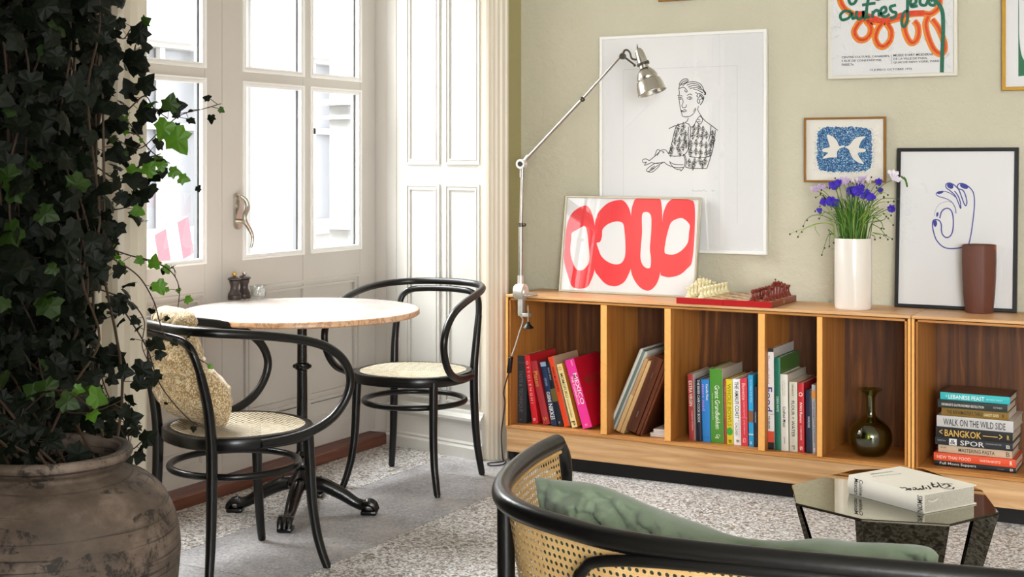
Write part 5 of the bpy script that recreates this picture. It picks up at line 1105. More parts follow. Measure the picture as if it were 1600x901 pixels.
def cush(u, v, side):
    s = -1 if side == 0 else 1; x = (u-.5)*2
    prof = max(0, 1-abs(x)**3.2)*max(0, 1-abs(2*v-1)**5)
    pinch = math.exp(-((v-.80)/.07)**2); belly = math.exp(-((v-.24)/.24)**2)
    hw = .135-.022*pinch+.03*belly; th = (.050+.045*belly-.018*pinch)*prof**.5
    wr = .010*noise.noise(Vector((u*4, v*8, side*3.3)))+.011*noise.noise(Vector((u*11, v*15, 5+side)))-.018*math.exp(-((v-.47-.06*x)/.03)**2)-.012*math.exp(-((v-.62+.05*x)/.025)**2)
    pxx = x*hw-.078+.030*v+.012*math.sin(v*7); top = .0 if v < .8 else (v-.8)*.25*(1-x*x)
    base = Vector((pxx, -.205+.12*(1-v)**1.6, .468+.385*v-.02*abs(x)**3*v))
    return Rc1 @ (base+Vector((0, 1, .12)).normalized()*(s*th+wr*min(1, prof*3)))+C1
cu = pillow('printed_cushion', '', cush, M['print']); tag(cu, 'mustard and cream floral printed cushion slumped in the near bentwood armchair', 'cushion')

# ================================================================== CANE LOUNGE CHAIR IN THE FOREGROUND
lc = thing('cane_lounge_chair', 'black bentwood lounge chair with woven cane back, seen from behind in the foreground', 'armchair', (-.62, 2.3, 0))
RZ = .70
rail_px = [(870, 691), (835, 709), (806, 731), (788, 752), (784, 771), (797, 789), (832, 806), (884, 823), (950, 841), (1040, 856), (1150, 869), (1300, 884), (1470, 899), (1600, 911)]
rail = [onZ(u, v, RZ) for u, v in rail_px]
# continue the back rail to the right-hand arm (outside the frame) and both front legs down
e = rail[-1]; d_ = (rail[-1]-rail[-3]).normalized(); 
right = [e+d_*.07+Vector((-.0, .005, 0)), e+d_*.16+Vector((-.01, .04, 0)), e+d_*.22+Vector((0, .11, 0)), e+d_*.23+Vector((-.02, .22, 0)), e+d_*.20+Vector((-.05, .42, 0)), e+d_*.17+Vector((-.07, .56, -.004))]
left_tip = rail[0]; fl_dir = (rail[0]-rail[2]).normalized()
lt = [left_tip+fl_dir*.045+Vector((0, 0, -.045)), left_tip+fl_dir*.055+Vector((0, 0, -.12)), left_tip+fl_dir*.05+Vector((0, 0, -.30)), left_tip+fl_dir*.04+Vector((0, 0, -.50)), left_tip+fl_dir*.055+Vector((0, 0, -RZ))]
rt_dir = (right[-1]-right[-3]).normalized(); rtp = right[-1]
rt_ = [rtp+rt_dir*.045+Vector((0, 0, -.045)), rtp+rt_dir*.055+Vector((0, 0, -.12)), rtp+rt_dir*.05+Vector((0, 0, -.30)), rtp+rt_dir*.04+Vector((0, 0, -.50)), Vector((rtp.x, rtp.y, 0))+rt_dir*.05]
RR_ = rail+right
m = MB(); m.m(M['black_wood']); m.tube(cr(RR_, 6), .0185, 18); m.build('top_rail', None, lc, True)
for q in (lt, rt_):
    st_ = left_tip if q is lt else rtp
    m = MB(); m.m(M['black_wood']); m.tube(cr([st_]+q, 6), [.0185, .0185, .018, .017, .016, .015], 16); m.build('leg', None, lc, True)
# back legs
for bl_ in (onZ(790, 779, RZ), right[1]):
    m = MB(); m.m(M['black_wood']); m.tube(cr([(bl_.x, bl_.y, RZ-.005), (bl_.x, bl_.y, .4), (bl_.x-.01, bl_.y-.02, .0)], 5), [.016, .017, .014], 14); m.build('leg', None, lc, True)
# cane shell following the rail, from under the rail down to the seat frame
def shell(path, z_of_top, z_bot, inset, name, matl, uv0=0):
    P_ = cr([(p.x, p.y) for p in path], 8); L = [0]
    for a, b in zip(P_, P_[1:]): L.append(L[-1]+math.hypot(b[0]-a[0], b[1]-a[1]))
    m = MB(); m.m(matl); nz = 8; cx, cy = -.66, 2.30
    for i, (x, y) in enumerate(P_):
        t = L[i]/L[-1]
        for j in range(nz+1):
            zt = z_of_top(t); z = z_bot+(zt-z_bot)*j/nz; sh = inset+.06*(1-j/nz); dx, dy = cx-x, cy-y; dl = math.hypot(dx, dy)
            idx = len(m.v); m.v.append(Vector((x+dx/dl*sh, y+dy/dl*sh, z))); m.uv[idx] = (L[i], z)
    n_ = nz+1
    for i in range(len(P_)-1):
        for j in range(nz): m.face((i*n_+j, (i+1)*n_+j, (i+1)*n_+j+1, i*n_+j+1))
    return m.build(name, None, lc, True)
top_f = lambda t: RZ-.008
shell(RR_, lambda t: RZ-.010, .40, .004, 'cane_shell', M['cane'])
# binding strip where the cane meets the rail inside
m = MB(); m.m(mat('cane_binding', 'c49a5e', .5, vary=.2, vscale=60)); m.tube([Vector((p[0], p[1], RZ-.018))+(Vector((-.66, 2.30, 0))-Vector((p[0], p[1], 0))).normalized()*.014 for p in cr([(q.x, q.y) for q in RR_], 6)], .004, 8); m.build('cane_binding', None, lc, True)
# second bentwood hoop framing the centre of the back
# keep the hoop just outside the shell, following the rail plan
def on_plan(s): 
    P_ = cr([(p.x, p.y) for p in RR_], 10); return P_
plan = cr([(p.x, p.y) for p in RR_], 10)
def near_plan(pt):
    q = min(plan, key=lambda a: (a[0]-pt.x)**2+(a[1]-pt.y)**2); v_ = Vector((q[0]+.66, q[1]-2.30, 0)).normalized(); return Vector((q[0], q[1], 0))+v_*.012
hoop = []
def plan_at(u):
    c = [p for p in plan if p[1] < 2.12]; b_ = min(c, key=lambda p: abs(800+FPX*(Vector((p[0], p[1], 0)).dot(RGT))/(Vector((p[0], p[1], 0)).dot(FWD))-u)); v_ = Vector((b_[0]+.66, b_[1]-2.30, 0)).normalized(); return Vector((b_[0], b_[1], 0))+v_*.012
for u, v in ((916, 905), (918, 893), (925, 884), (938, 879), (960, 876), (1000, 876), (1060, 880), (1150, 888), (1250, 898), (1350, 908), (1450, 918), (1580, 930)):
    b_ = plan_at(u); D_ = b_.dot(FWD); hoop.append(Vector((b_.x, b_.y, HC-(v-CY)*D_/FPX)))
h0 = hoop[0]; hoop = [Vector((h0.x, h0.y, .40)), Vector((h0.x, h0.y, .55))]+hoop
he = plan_at(1600)
hoop += [Vector((he.x+.05, he.y+.01, .64)), Vector((he.x+.06, he.y+.012, .55)), Vector((he.x+.06, he.y+.012, .40))]
m = MB(); m.m(M['black_wood']); m.tube(cr(hoop, 6), .0098, 14); m.build('back_hoop', None, lc, True)
# seat frame and upholstered seat
seat_plan = [Vector((p.x, p.y, 0)) for p in RR_]; cc = Vector((-.66, 2.30, 0))
ins = [p+(cc-p).normalized()*.05 for p in seat_plan]
m = MB(); m.m(M['black_wood']); m.prism([(p.x, p.y) for p in ins], .34, .40); m.build('seat_frame', None, lc)
m = MB(); m.m(M['seat_fabric']); ins2 = [p+(cc-p).normalized()*.085 for p in seat_plan]; m.prism([(p.x, p.y) for p in ins2], .4005, .47); m.build('seat_pad', None, lc)
# green linen cushion along the back
edge_px = [(835, 746), (852, 747), (880, 750), (908, 753), (932, 758), (962, 769), (1000, 785), (1040, 801), (1082, 816), (1130, 833), (1172, 842), (1225, 845), (1282, 842), (1330, 847), (1385, 848), (1440, 852), (1458, 858), (1467, 868)]
EC = cr(edge_px, 8)
def gcush(u, v, side):
    s = -1 if side == 0 else 1; x = (u-.5)*2; y = (v-.5)*2
    t = u*(len(EC)-1); i = min(int(t), len(EC)-2); f = t-i; uu = EC[i][0]+(EC[i+1][0]-EC[i][0])*f; vv = EC[i][1]+(EC[i+1][1]-EC[i][1])*f
    T = onY(uu, vv, 2.22-.06*u); nv_ = Vector((-.13, .99, 0)).normalized()
    prof = max(0, 1-abs(x)**3)*max(0, 1-abs(y)**2.2); th = .075*prof**.5
    q = 1-v
    p = T+Vector((.012*x*q*4*(1-q)*-1, 0, -.25*q))+nv_*(.07*q)
    def rg(a, b, c): return max(0, 1-abs(noise.noise(Vector((a, b, c))))*3.2)**2
    rid = .016*rg(u*9+v*5, v*3-u*4, 2.2)+.011*rg(u*15-v*3, v*5+u*6, 7.7)+.007*rg(u*30, v*12+u*9, 4.1)
    w1 = -rid*1.2+.008+noise.noise(Vector((u*6+v*4, v*3-u*5, side*4)))*.022+noise.noise(Vector((u*20-v*9, v*6+u*3, 9)))*.014
    fan = .013*math.sin((u*26+v*9))*math.exp(-((v-.85)/.3)**2)*(.4+.6*math.exp(-((u-.62)/.22)**2))+.014*math.sin(math.atan2(1-v+.02, u+.02)*9)*math.exp(-(u/.28)**2)
    return p+nv_*s*th-nv_*(w1+fan)*min(1, prof*5)*(1 if s < 0 else -.4)
gc = pillow('green_cushion', '', gcush, M['green_linen'], 110, 60); tag(gc, 'sage green linen cushion lying in the cane lounge chair', 'cushion')

# ================================================================== FACETED MIRROR TABLE
TT = .42
tv = [onZ(u, v, TT) for u, v in ((1237, 757), (1243, 785.5), (1346.5, 810.5), (1484, 818.5), (1561, 799.5), (1535, 765), (1440, 731), (1335, 733))]
ctr = sum(tv, Vector())/8
mt = thing('mirror_table', 'low faceted table of smoked mirror glass behind the lounge chair', 'coffee table', (ctr.x, ctr.y, 0))
m = MB(); m.m(M['mirror']); n8 = 8; inn = [p+(ctr-p).normalized()*.002 for p in tv]
m.add([p for p in inn]+[p-Vector((0, 0, .002)) for p in tv]+[p-Vector((0, 0, .006)) for p in tv], [tuple(range(8))]+[(i, (i+1) % 8, 8+(i+1) % 8, 8+i) for i in range(8)]+[(8+i, 8+(i+1) % 8, 16+(i+1) % 8, 16+i) for i in range(8)]+[tuple(range(16, 24))[::-1]])
m.m(M['mirror_dark'])
for i in range(1, len(m.mi)): m.mi[i] = m.cm
m.build('tabletop', None, mt)
# tapering mirrored leg panels under alternate edges
def panel(a, b, ta, tb, nm='leg_panel'):
    """a,b top corners, sinking to ta,tb on the floor"""
    a, b = Vector((a.x, a.y, TT-.0065)), Vector((b.x, b.y, TT-.0065)); n_ = (b-a).cross(Vector(ta)-a).normalized(); n_ = -n_ if n_.dot(ctr-a) < 0 else n_; m = MB(); m.m(M['mirror_dark']); m.slab([[a, b, Vector(tb), Vector(ta)]], n_, .010); m.build(nm, None, mt)
sh_ = lambda p, k=.42: Vector((p.x+(ctr.x-p.x)*k, p.y+(ctr.y-p.y)*k, .0005))
def lerp(a, b, t): return a+(b-a)*t
panel(lerp(tv[1], tv[2], -.0), lerp(tv[1], tv[2], .06), sh_(tv[1]), sh_(lerp(tv[1], tv[2], .3)))
panel(lerp(tv[2], tv[3], .0), lerp(tv[2], tv[3], 1.0), sh_(tv[2]), sh_(tv[3]))
panel(lerp(tv[2], tv[1], .10), lerp(tv[2], tv[1], .0), sh_(lerp(tv[2], tv[1], .25)), sh_(tv[2]))
panel(lerp(tv[4], tv[3], .52), lerp(tv[4], tv[3], .02), sh_(lerp(tv[4], tv[3], .5)), sh_(tv[4]))
panel(tv[4], lerp(tv[4], tv[5], .5), sh_(tv[4]), sh_(lerp(tv[4], tv[5], .5)))
panel(tv[6], tv[7], sh_(tv[6]), sh_(tv[7])); panel(tv[0], lerp(tv[0], tv[1], .25), sh_(tv[0]), sh_(lerp(tv[0], tv[1], .25)))
# big cream book on the mirror table
q0, q1, q2 = onZ(1325, 771, TT), onZ(1442, 803.5, TT), onZ(1533, 789, TT)
ex = (q0-q1).normalized(); Lb = (q0-q1).length; ey = (q2-q1); ey = (ey-ex*ey.dot(ex)).normalized(); Wb = (q2-q1).dot(ey); Tb = .050
ob = thing('art_book', 'thick cream cloth art book with a black script title on the mirror table', 'book', (q1+q0)/2)
Rb = Matrix((ex, ey, Vector((0, 0, 1)))).transposed(); zb0 = Vector((0, 0, .0006)); o_ = q1+zb0
if Rb.determinant() < 0: pass
def Bk(x, y, z): return o_+ex*x+ey*y+Vector((0, 0, z))
def bxx(m, x0, x1, y0, y1, z0, z1):
    vs = [Bk(x, y, z) for x in (x0, x1) for y in (y0, y1) for z in (z0, z1)]; return m.add(vs, [(0, 1, 3, 2), (4, 6, 7, 5), (0, 4, 5, 1), (2, 3, 7, 6), (0, 2, 6, 4), (1, 5, 7, 3)])
m = MB(); m.m(M['bookcloth']); bxx(m, 0, Lb, .004, Wb, 0, .003); bxx(m, 0, Lb, .004, Wb, Tb-.003, Tb)
k = 8; pr_ = [(.004-.006*math.sin(PI*i/k), Tb*i/k) for i in range(k+1)]; n_ = k+1
m.add([Bk(x, y, z) for x in (0, Lb) for y, z in pr_]+[Bk(x, .0065, z) for x in (0, Lb) for z in (0, Tb)], [(i, i+1, n_+i+1, n_+i) for i in range(k)]+[tuple(range(n_))+(2*n_+1, 2*n_), tuple(range(n_, 2*n_))+(2*n_+3, 2*n_+2)])
m.build('cover', None, ob)
m = MB(); m.m(mat('grey_book_pages', 'b9b4a6', .8, vary=.25, vscale=160)); bxx(m, .004, Lb-.004, .006, Wb-.005, .003, Tb-.003); m.build('page_block', None, ob)
m = MB(); m.m(M['ink']); 
def stroke_book(pts, w_): m.ribbon([onP(u, v, Bk(0, 0, Tb+.0004), Vector((0, 0, 1))) for u, v in cr(pts, 4)], w_, (0, 0, 1))
zbk = lambda pts: Zm(1220, 720, 1600/380.0, pts)
for p in ([(785, 170), (800, 178), (815, 172), (835, 185), (850, 192)], [(822, 192), (835, 186), (850, 178), (855, 192)], [(868, 175), (880, 172), (890, 182), (878, 190), (870, 180)], [(895, 182), (905, 190), (915, 178)], [(918, 178), (925, 188), (938, 180)], [(930, 160), (942, 186)], [(952, 172), (960, 182)], [(965, 160), (985, 180), (975, 184)], [(990, 140), (1005, 172)], [(985, 158), (1015, 150)], [(1010, 165), (1025, 172), (1035, 160)], [(1030, 140), (1055, 170), (1085, 180), (1130, 183), (1138, 172)], [(1050, 150), (1080, 148), (1110, 150), (1130, 150)], [(1060, 160), (1090, 150), (1120, 165)], [(1085, 175), (1110, 165), (1100, 158)]): stroke_book(zbk(p), .0048)
m.build('script_title', None, ob)
for t_, a_, b_, h_ in (('Maximilian', (598, 88), (745, 68), .008), ('Gastronomy', (612, 104), (800, 84), .009)):
    a_, b_ = zbk([a_])[0], zbk([b_])[0]; A_, B_ = onP(*a_, Bk(0, 0, Tb+.0004), Vector((0, 0, 1))), onP(*b_, Bk(0, 0, Tb+.0004), Vector((0, 0, 1))); rr = (B_-A_); up_ = Vector((-rr.y, rr.x, 0)).normalized()
    m = MB(); m.m(M['ink']); m.text(t_, A_, rr.normalized(), up_, rr.length, h_, .01); m.build('lettering', None, ob)
for s0, tx_, hh_ in ((.90, 'Mexican', .015), (.83, 'Cuisine', .013), (.06, 'SIMON', .017)):
    m = MB(); m.m(M['ink']); m.text(tx_, Bk(Lb*s0, -.0031, Tb*.93), (0, 0, -1), -ex, Tb*.84, hh_, .01); m.build('spine_lettering', None, ob)
m = MB(); m.m(mat('ribbon_marker', 'd9d4c6', .5)); m.tube(cr([Bk(-.0, .02, Tb*.62), Bk(-.006, .03, Tb*.60), Bk(-.004, .05, Tb*.68)], 4), .002, 6); m.build('ribbon_marker', None, ob)

# ================================================================== WILDFLOWERS IN THE WHITE VASE
vo, vr, vh = VX; rnd = random.Random(21)
fl_ = thing('wildflowers', 'bunch of blue cornflowers and pale lilac freesias in the white cylinder vase', 'flowers', vo+Vector((0, 0, vh*.3)))
YV = vo.y
def V_(u, v, dy=0): return onY(u, v, YV+dy)
zf = lambda x, y: (1230+x/6.005, 250+y/6.007)
st = MB(); st.m(M['stalk']); st2 = MB(); st2.m(M['stalk2'])
mouth = vo+Vector((0, 0, vh))
def stalk(mm, tip, bend=0, r=.0017, sag=0):
    k = rnd.uniform(-.9, .9); base = mouth+Vector((vr*.8*k*.6+ (tip.x-mouth.x)*.0, rnd.uniform(-.6, .6)*vr, -vh*.55)); ed = mouth+Vector((max(-.85, min(.85, (tip.x-mouth.x)*5+k*.3))*vr, rnd.uniform(-.7, .5)*vr, 0))
    d = tip-ed; c1 = ed+Vector((d.x*.25, d.y*.3, d.z*.5+abs(d.x)*.25)); c2 = ed+Vector((d.x*.68, d.y*.7, d.z*.85+abs(d.x)*.12+sag))
    mm.tube(cr([base, ed, c1, c2, tip], 5), [r*1.1, r, r, r*.8, r*.55], 6); return c1, c2
blue = [(345, 400-3), (410, 385), (455, 405), (455, 240), (480, 215), (640, 440), (620, 290), (665, 290), (740, 325), (790, 350), (860, 205), (875, 280), (305, 470), (980, 455), (700, 255), (430, 240)]
fb = MB(); fb.m(M['corn_blue']); 
def corn(mm, c, R, seedv):
    q = random.Random(seedv)
    for k in range(22):
        a = 2*PI*k/22*1.0+q.uniform(-.15, .15); el = q.uniform(-.1, .9); d = Vector((math.cos(a)*math.cos(el), -.25-.4*q.random(), math.sin(a)*math.cos(el)*.75+.15)).normalized(); s = d.cross(Vector((0, 1, .2))).normalized(); L = R*q.uniform(.7, 1.05)
        mm.add([c, c+d*L*.6+s*L*.22, c+d*L+s*L*.14, c+d*L*.85, c+d*L-s*L*.16, c+d*L*.6-s*L*.2], [(0, 1, 2, 3), (0, 3, 4, 5)])
big = {1: .028, 2: .026, 5: .030, 6: .030, 7: .028, 8: .028, 9: .022, 3: .024, 4: .02, 10: .019, 13: .02, 12: .014, 0: .02, 11: .016, 14: .018, 15: .022}
flowers = []
for i, (x, y) in enumerate(blue):
    dy = rnd.uniform(-.06, .05); c = V_(*zf(x, y), dy); stalk(st, c, r=.0016); q = MB(); q.m(M['corn_blue']); corn(q, c, big.get(i, .02), i); fo = q.build('cornflower', None, fl_)
    q = MB(); q.m(M['stalk']); q.sphere(c+Vector((0, .006, -.008)), .007, 8, (1, 1, 1.3)); q.build('calyx', None, fo, True)
lil = [(300, 270, 3), (260, 285, 2), (525, 215, 3), (570, 205, 2), (680, 215, 3), (705, 185, 2), (625, 210, 1), (770, 215, 1)]
for i, (x, y, n2) in enumerate(lil):
    c = V_(*zf(x, y), rnd.uniform(-.03, .04)); stalk(st, c, r=.0018); q = MB(); q.m(M['lilac'] if i not in (6, 7) else M['petal_white'])
    for k in range(n2*4):
        a = rnd.uniform(0, 2*PI); d = Vector((math.cos(a)*.6, rnd.uniform(-.6, .3), .6+.5*rnd.random())).normalized(); s = d.cross(Vector((0, 1, 0))).normalized(); L = rnd.uniform(.016, .026); o2 = c+Vector((rnd.uniform(-.012, .012), 0, rnd.uniform(-.01, .005)))
        q.add([o2, o2+d*L*.5+s*L*.28, o2+d*L, o2+d*L*.5-s*L*.28, o2+d*L*.55+Vector((0, -.005, 0))], [(0, 1, 4), (1, 2, 4), (2, 3, 4), (3, 0, 4)])
    q.build('freesia_bloom', None, fl_)
# tall white freesia at the right
tip = V_(*zf(985, 190), -.01); stalk(st, tip, r=.002)
q = MB(); q.m(M['petal_white'])
o2 = tip
for a in (-50, -25, 0, 22, 45, 60):
    d = Vector((math.sin(math.radians(a+35)), -.15, math.cos(math.radians(a+35)))).normalized(); s = d.cross(Vector((0, 1, 0))).normalized(); L = .036+.006*math.cos(a)
    q.add([o2, o2+d*L*.55+s*L*.12, o2+d*L*.85+s*L*.2, o2+d*L*1.05, o2+d*L*.85-s*L*.2, o2+d*L*.55-s*L*.12, o2+d*L*.6+Vector((0, -.008, 0))], [(0, 1, 6), (1, 2, 6), (2, 3, 6), (3, 4, 6), (4, 5, 6), (5, 0, 6)])
q.build('freesia_bloom', None, fl_)
q = MB(); q.m(M['stalk']); pr_ = [V_(*zf(a, b), 0) for a, b in ((1060, 165), (1090, 175), (1108, 200), (1118, 245))]; q.tube(cr(pr_, 4), .0012, 6)
for k, p in enumerate(cr(pr_, 2)): q.sphere(Vector(p)+Vector((.003, 0, .002)), .0035, 6, (1, .8, 1.8))
q.build('bud_spray', None, fl_)
# dense upright grass-like stalks
for k in range(170):
    fx = rnd.uniform(-1, 1); x = 620+fx*rnd.uniform(170, 310); y = rnd.uniform(300, 520)+abs(fx)*60; stalk(st if k % 3 else st2, V_(*zf(x, y), rnd.uniform(-.06, .06)), r=rnd.uniform(.0012, .0022))
# trailing side stems with dark buds
def bud(c, r_, sc=(1, 1, 1.2)):
    q = MB(); q.m(M['bud']); q.sphere(c, r_, 8, sc); q.build('seed_bud', None, fl_, True)
for pts in ([(440, 610), (370, 590), (280, 600), (200, 630), (80, 665), (25, 695)], [(440, 620), (380, 595), (300, 590), (200, 620), (130, 670), (100, 720)], [(420, 560), (330, 520), (240, 520), (180, 560), (150, 620)], [(440, 700), (400, 690), (375, 730), (345, 820), (325, 890)], [(430, 520), (360, 430), (300, 430), (262, 480)], [(440, 700), (385, 650), (400, 690), (395, 810)], [(430, 650), (440, 700), (436, 775)], [(800, 680), (850, 690), (900, 700), (945, 745)], [(800, 600), (870, 640), (920, 700), (985, 740)], [(790, 700), (820, 715), (822, 745)], [(800, 520), (880, 580), (900, 640), (885, 640)], [(810, 470), (880, 480), (940, 540), (995, 610)], [(790, 450), (860, 400), (940, 390), (1000, 388)], [(800, 430), (900, 360), (1045, 365)], [(800, 560), (870, 530), (900, 500), (975, 520)], [(820, 580), (905, 560), (930, 530)], [(300, 550), (320, 520)], [(260, 620), (270, 660), (305, 710)], [(820, 690), (870, 700), (872, 730)], [(400, 500), (350, 490), (300, 548)], [(420, 470), (380, 380), (330, 330), (268, 350)], [(690, 330), (760, 240), (790, 160)], [(500, 300), (450, 170)], [(840, 330), (900, 300), (945, 328)]):
    P_ = [V_(*zf(a, b), -.02+.0004*(i-2)) for i, (a, b) in enumerate(pts)]; (st if rnd.random() < .6 else st2).tube(cr(P_, 5), [.0019, .0010], 6); bud(P_[-1], .0034) if rnd.random() < .9 else None
    if len(P_) > 3: bud(P_[-2]+Vector((.003, 0, -.002)), .003)
for k in range(26): x = rnd.uniform(300, 930); bud(V_(*zf(x, rnd.uniform(190, 330)+abs(x-620)*.25), rnd.uniform(-.04, .03)), rnd.uniform(.0022, .0042), (1, 1, 1.6))
st.build('stalks', None, fl_, True); st2.build('pale_stalks', None, fl_, True)
# ================================================================== CLAY POT AND IVY
PC = Vector((-2.25, 2.08, 0)); k = 2.9/FPX
pot = thing('clay_pot', 'big weathered grey-brown clay jar at the lower left, ivy growing from it', 'pot', PC)
def wob(p, a): f = 1+.012*math.sin(a*3+p.z*4)+.006*math.sin(a*7-p.z*9); return Vector((p.x*f, p.y*f, p.z))
prof = [(.10, 0), (.150, .0), (.170, .02), (.200, .12), (.235, .24), (.262, .36), (.274, .46), (.276, .50), (.268, .55), (.246, .60), (.212, .635), (.178, .652), (.158, .662), (.156, .670), (.168, .680), (.176, .690), (.177, .698), (.170, .706), (.158, .706), (.146, .698), (.138, .68), (.140, .655), (.17, .62), (.21, .57), (.235, .5), (.22, .44)]
m = MB(); m.m(M['clay']); m.lathe(cr(prof, 4), PC, 96, fn=wob, cap1=False); m.build('jar', None, pot, True, 60)
m = MB(); m.m(M['soil']); m.lathe([(.001, .60), (.20, .585), (.225, .56)], PC, 40, cap0=False, cap1=False); m.build('soil', None, pot, True)

rnd = random.Random(77)
iv = thing('ivy', 'dense trailing ivy covering the shade-darkened wall above the clay jar, shoots reaching to the doors', 'ivy', PC+Vector((0, 0, .6)))
def leaf(m, p, d, up, s):
    """five-lobed ivy leaf at p; d = tip direction, up = face normal, s = length"""
    d = d.normalized(); n_ = (up-d*up.dot(d)); n_ = n_.normalized() if n_.length > 1e-4 else d.orthogonal().normalized(); sd = d.cross(n_)
    out = [(0, 0, 0), (.22, -.12, .0), (.46, -.02, -.05), (.43, .20, 0), (.58, .42, -.09), (.34, .52, .0), (.17, .82, -.04), (0, 1.0, -.12), (-.17, .82, -.04), (-.34, .52, .0), (-.58, .42, -.09), (-.43, .20, 0), (-.46, -.02, -.05), (-.22, -.12, 0)]
    b = len(m.v); m.v.extend([p+(sd*x+d*y+n_*z)*s for x, y, z in out]); m.v.append(p+(d*.36+n_*.07)*s); c_ = b+len(out)
    for i in range(len(out)): m.face((b+i, b+(i+1) % len(out), c_))
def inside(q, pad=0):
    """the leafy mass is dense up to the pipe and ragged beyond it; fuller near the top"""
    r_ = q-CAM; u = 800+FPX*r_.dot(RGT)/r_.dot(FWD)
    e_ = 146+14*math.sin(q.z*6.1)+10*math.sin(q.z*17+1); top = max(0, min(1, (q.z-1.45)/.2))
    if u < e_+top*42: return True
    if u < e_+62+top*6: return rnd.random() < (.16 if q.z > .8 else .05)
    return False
stm = MB(); stm.m(M['stem']); lv = MB(); lv.m(M['leaf_dark']); lm = MB(); lm.m(M['leaf_light']); ld = MB(); ld.m(M['leaf_mid_shaded'])
def vine(pts, r0=.003, n=8, leaves=True, light=0.0, size=.05, step=.035, droop=.4):
    C_ = cr(pts, n); stm.tube(C_, [r0, r0*.6], 6); acc = 0
    for a, b in zip(C_, C_[1:]):
        a, b = Vector(a), Vector(b); acc += (b-a).length
        if leaves and acc > step*rnd.uniform(.7, 1.4):
            acc = 0; o_ = Vector((rnd.gauss(0, 1), rnd.gauss(0, 1), rnd.gauss(0, .7))).normalized(); d = (o_+Vector((0, 0, -droop))).normalized(); pt = b+o_*rnd.uniform(.015, .035)
            stm.tube([b, pt], .0009, 4, False)
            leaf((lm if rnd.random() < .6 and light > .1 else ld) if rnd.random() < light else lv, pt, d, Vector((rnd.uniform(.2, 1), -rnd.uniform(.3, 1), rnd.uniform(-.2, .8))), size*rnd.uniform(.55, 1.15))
# the main curtain: many climbing stems from the jar up to the ceiling
for i in range(46):
    t = i/45; x0 = -2.86+.50*rnd.random(); y0 = 1.75+(x0+2.86)*-.55+rnd.random()*1.10
    pts = []
    z = .62; x, y = PC.x+rnd.uniform(-.1, .1), PC.y+rnd.uniform(-.1, .1)
    pts.append((x, y, .60)); pts.append(((x*.5+x0*.5), (y*.5+y0*.5), .80))
    z = .9
    while z < 2.7:
        x0 += rnd.gauss(0, .03); y0 += rnd.gauss(0, .04); x0 = max(-2.93, min(-2.35, x0)); pts.append((x0, y0, z)); z += rnd.uniform(.12, .22)
    pts = [p for p in pts if inside(Vector(p)) or p[2] < .85]
    if len(pts) > 3: vine(pts, .0035, 5, True, .012, .052, .05)
# body of leaves
cnt = 0
while cnt < 5200:
    q = Vector((rnd.uniform(-2.95, -2.25), rnd.uniform(1.2, 3.05), rnd.uniform(.42, 2.3)**1.0))
    if q.x > -2.35-.25*rnd.random() and q.z < 1.2: pass
    if not inside(q): continue
    if q.z < .78 and rnd.random() > .45: continue
    if (Vector((q.x, q.y, 0))-PC).length < .30 and q.z < .70: continue
    dist = min(1, max(0, (q.y-2.6)/.4)); d = Vector((rnd.gauss(0, .7), rnd.gauss(0, .7), rnd.gauss(-.5, .6)))
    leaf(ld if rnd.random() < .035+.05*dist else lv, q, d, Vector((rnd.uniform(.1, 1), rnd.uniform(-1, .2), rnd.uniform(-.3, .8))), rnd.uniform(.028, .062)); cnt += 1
# shoots reaching out over the doors, chair and jar
def V3(u, v, D): return atD(u, v, D)
def shoot(px, D0, D1, **k): n_ = len(px); vine([tuple(V3(u, v, D0+(D1-D0)*i/(n_-1))) for i, (u, v) in enumerate(px)], **k)
sh = dict(light=.55, size=.042, step=.034, r0=.0022)
shoot([(150, 200), (195, 175), (225, 150), (240, 168), (262, 185)], 3.7, 3.4, **sh)
shoot([(170, 210), (215, 232), (250, 205), (282, 180), (318, 170), (345, 162)], 3.7, 3.35, light=.5, size=.022, step=.035, r0=.0016)
shoot([(160, 150), (200, 190), (235, 235), (265, 255)], 3.8, 3.5, light=.3, size=.038, step=.04, r0=.002)
shoot([(170, 20), (190, 60), (205, 45), (218, 44)], 3.8, 3.6, light=.1, size=.045, step=.03, r0=.002)
shoot([(180, 60), (200, 100), (212, 70), (208, 90)], 3.8, 3.6, light=.1, size=.055, step=.025, r0=.002)
shoot([(150, 260), (185, 280), (215, 262), (230, 248), (252, 240)], 3.8, 3.5, light=.3, size=.04, step=.035, r0=.002)
shoot([(160, 330), (205, 320), (225, 285), (235, 270)], 3.8, 3.6, light=.15, size=.045, step=.03, r0=.002)
shoot([(150, 380), (200, 398), (240, 408), (268, 425), (280, 450), (278, 480)], 3.7, 3.5, light=.7, size=.028, step=.022, r0=.002)
shoot([(170, 400), (215, 430), (240, 470), (250, 505), (262, 530), (285, 540), (318, 566)], 3.7, 3.6, light=.35, size=.026, step=.05, r0=.002)
shoot([(190, 480), (228, 540), (250, 600), (290, 650), (318, 668)], 3.7, 3.6, light=.1, size=.02, step=.10, r0=.0022)
shoot([(150, 450), (200, 470), (225, 500), (222, 540), (235, 570)], 3.7, 3.5, light=.1, size=.048, step=.03, r0=.002)
shoot([(140, 540), (165, 630), (185, 665), (200, 690)], 3.4, 3.2, light=.1, size=.042, step=.05, r0=.002)
shoot([(150, 560), (170, 620), (195, 660), (205, 700), (222, 690), (230, 700)], 3.4, 3.2, light=.0, size=.04, step=.05, r0=.002)
shoot([(150, 600), (180, 660), (195, 640), (208, 655)], 3.4, 3.2, light=.0, size=.036, step=.05, r0=.002)
shoot([(60, 560), (70, 600), (100, 640), (140, 645)], 3.0, 2.8, light=.09, size=.04, step=.04, r0=.002)
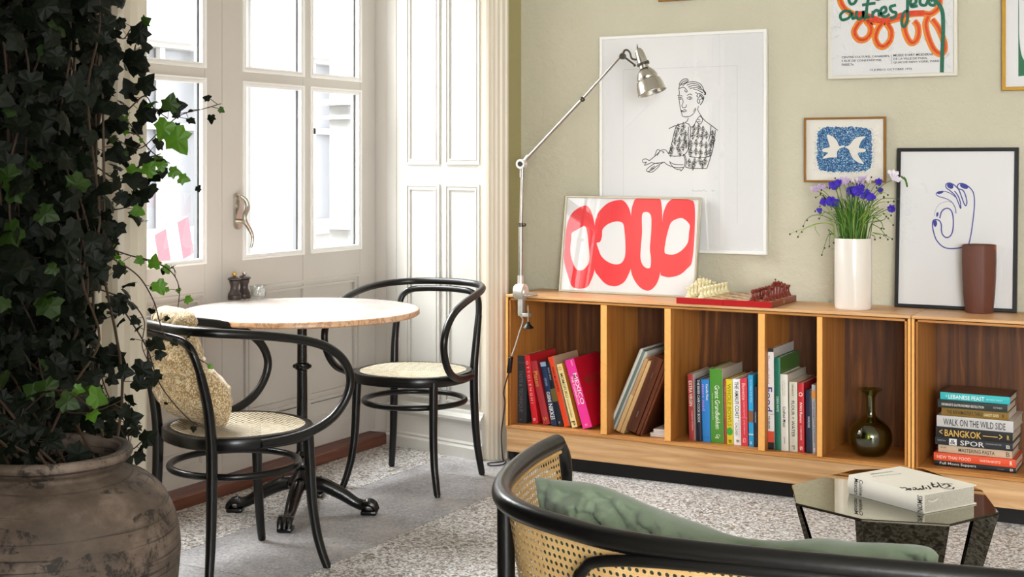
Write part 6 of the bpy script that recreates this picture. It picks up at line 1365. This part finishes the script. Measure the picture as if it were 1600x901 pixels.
shoot([(40, 640), (80, 610), (120, 620), (150, 640), (190, 625)], 2.9, 2.8, light=.6, size=.045, step=.05, r0=.002)
# a few large single leaves as in the photograph
for u, v, D, s, li, dx, dz in ((270, 205, 3.45, .070, 1, .5, -.9), (262, 190, 3.45, .055, 1, -.3, -.6), (230, 190, 3.5, .06, 0, -.2, .9), (222, 142, 3.5, .055, 0, .5, .8), (228, 272, 3.5, .042, 1, .4, .6), (215, 315, 3.6, .05, 0, .4, .5), (265, 268, 3.45, .032, 1, .9, -.1), (280, 278, 3.45, .03, 1, 1, -.2), (258, 262, 3.45, .03, 1, -.8, .4), (308, 298, 3.4, .018, 0, .3, .6), (240, 418, 3.5, .038, 1, .1, .9), (245, 440, 3.5, .04, 1, .3, -.6), (210, 80, 3.6, .07, 0, -.1, -1), (215, 60, 3.6, .055, 0, .3, .8), (330, 180, 3.4, .024, 0, 0, -1), (225, 565, 3.3, .05, 0, -.2, -.8), (222, 690, 3.1, .042, 0, .8, .6), (195, 655, 3.2, .045, 0, .9, .2), (185, 580, 3.2, .04, 0, .9, -.1), (10, 300, 2.9, .06, 1, .9, .3), (30, 355, 2.9, .06, 1, -.5, -.4), (60, 330, 3.0, .05, 1, .8, -.3), (75, 70, 3.1, .06, 1, .3, -.8), (70, 465, 3.0, .06, 1, .4, -.7), (85, 610, 2.9, .05, 1, -.7, .2), (95, 622, 2.85, .045, 1, .6, -.3), (60, 615, 2.9, .04, 1, -.8, .4), (130, 620, 2.9, .035, 1, .4, .5)):
    p = V3(u, v, D); d = RGT*dx+Vector((0, 0, dz)); leaf((lm if u > 180 else ld) if li else lv, p, d, -FWD+Vector((rnd.uniform(-.4, .4), 0, .4)), s)
stm.build('stems', None, iv, True); lv.build('dark_leaves', None, iv); lm.build('young_leaves', None, iv); ld.build('mid_shaded_leaves', None, iv)

for o_ in bpy.data.objects:
    if '_o' in o_: del o_['_o']
# fill in which of the mirrored chess men is which
_seen = {}
for o_ in list(bpy.data.objects):
    l_ = o_.get('label')
    if l_ and '+near' in l_:
        if l_ not in _seen: _seen[l_] = 1; o_['label'] = l_.replace(', +near', ', on the side nearer the room')
        else: o_['label'] = l_.replace(', +near', ', on the side nearer the wall')
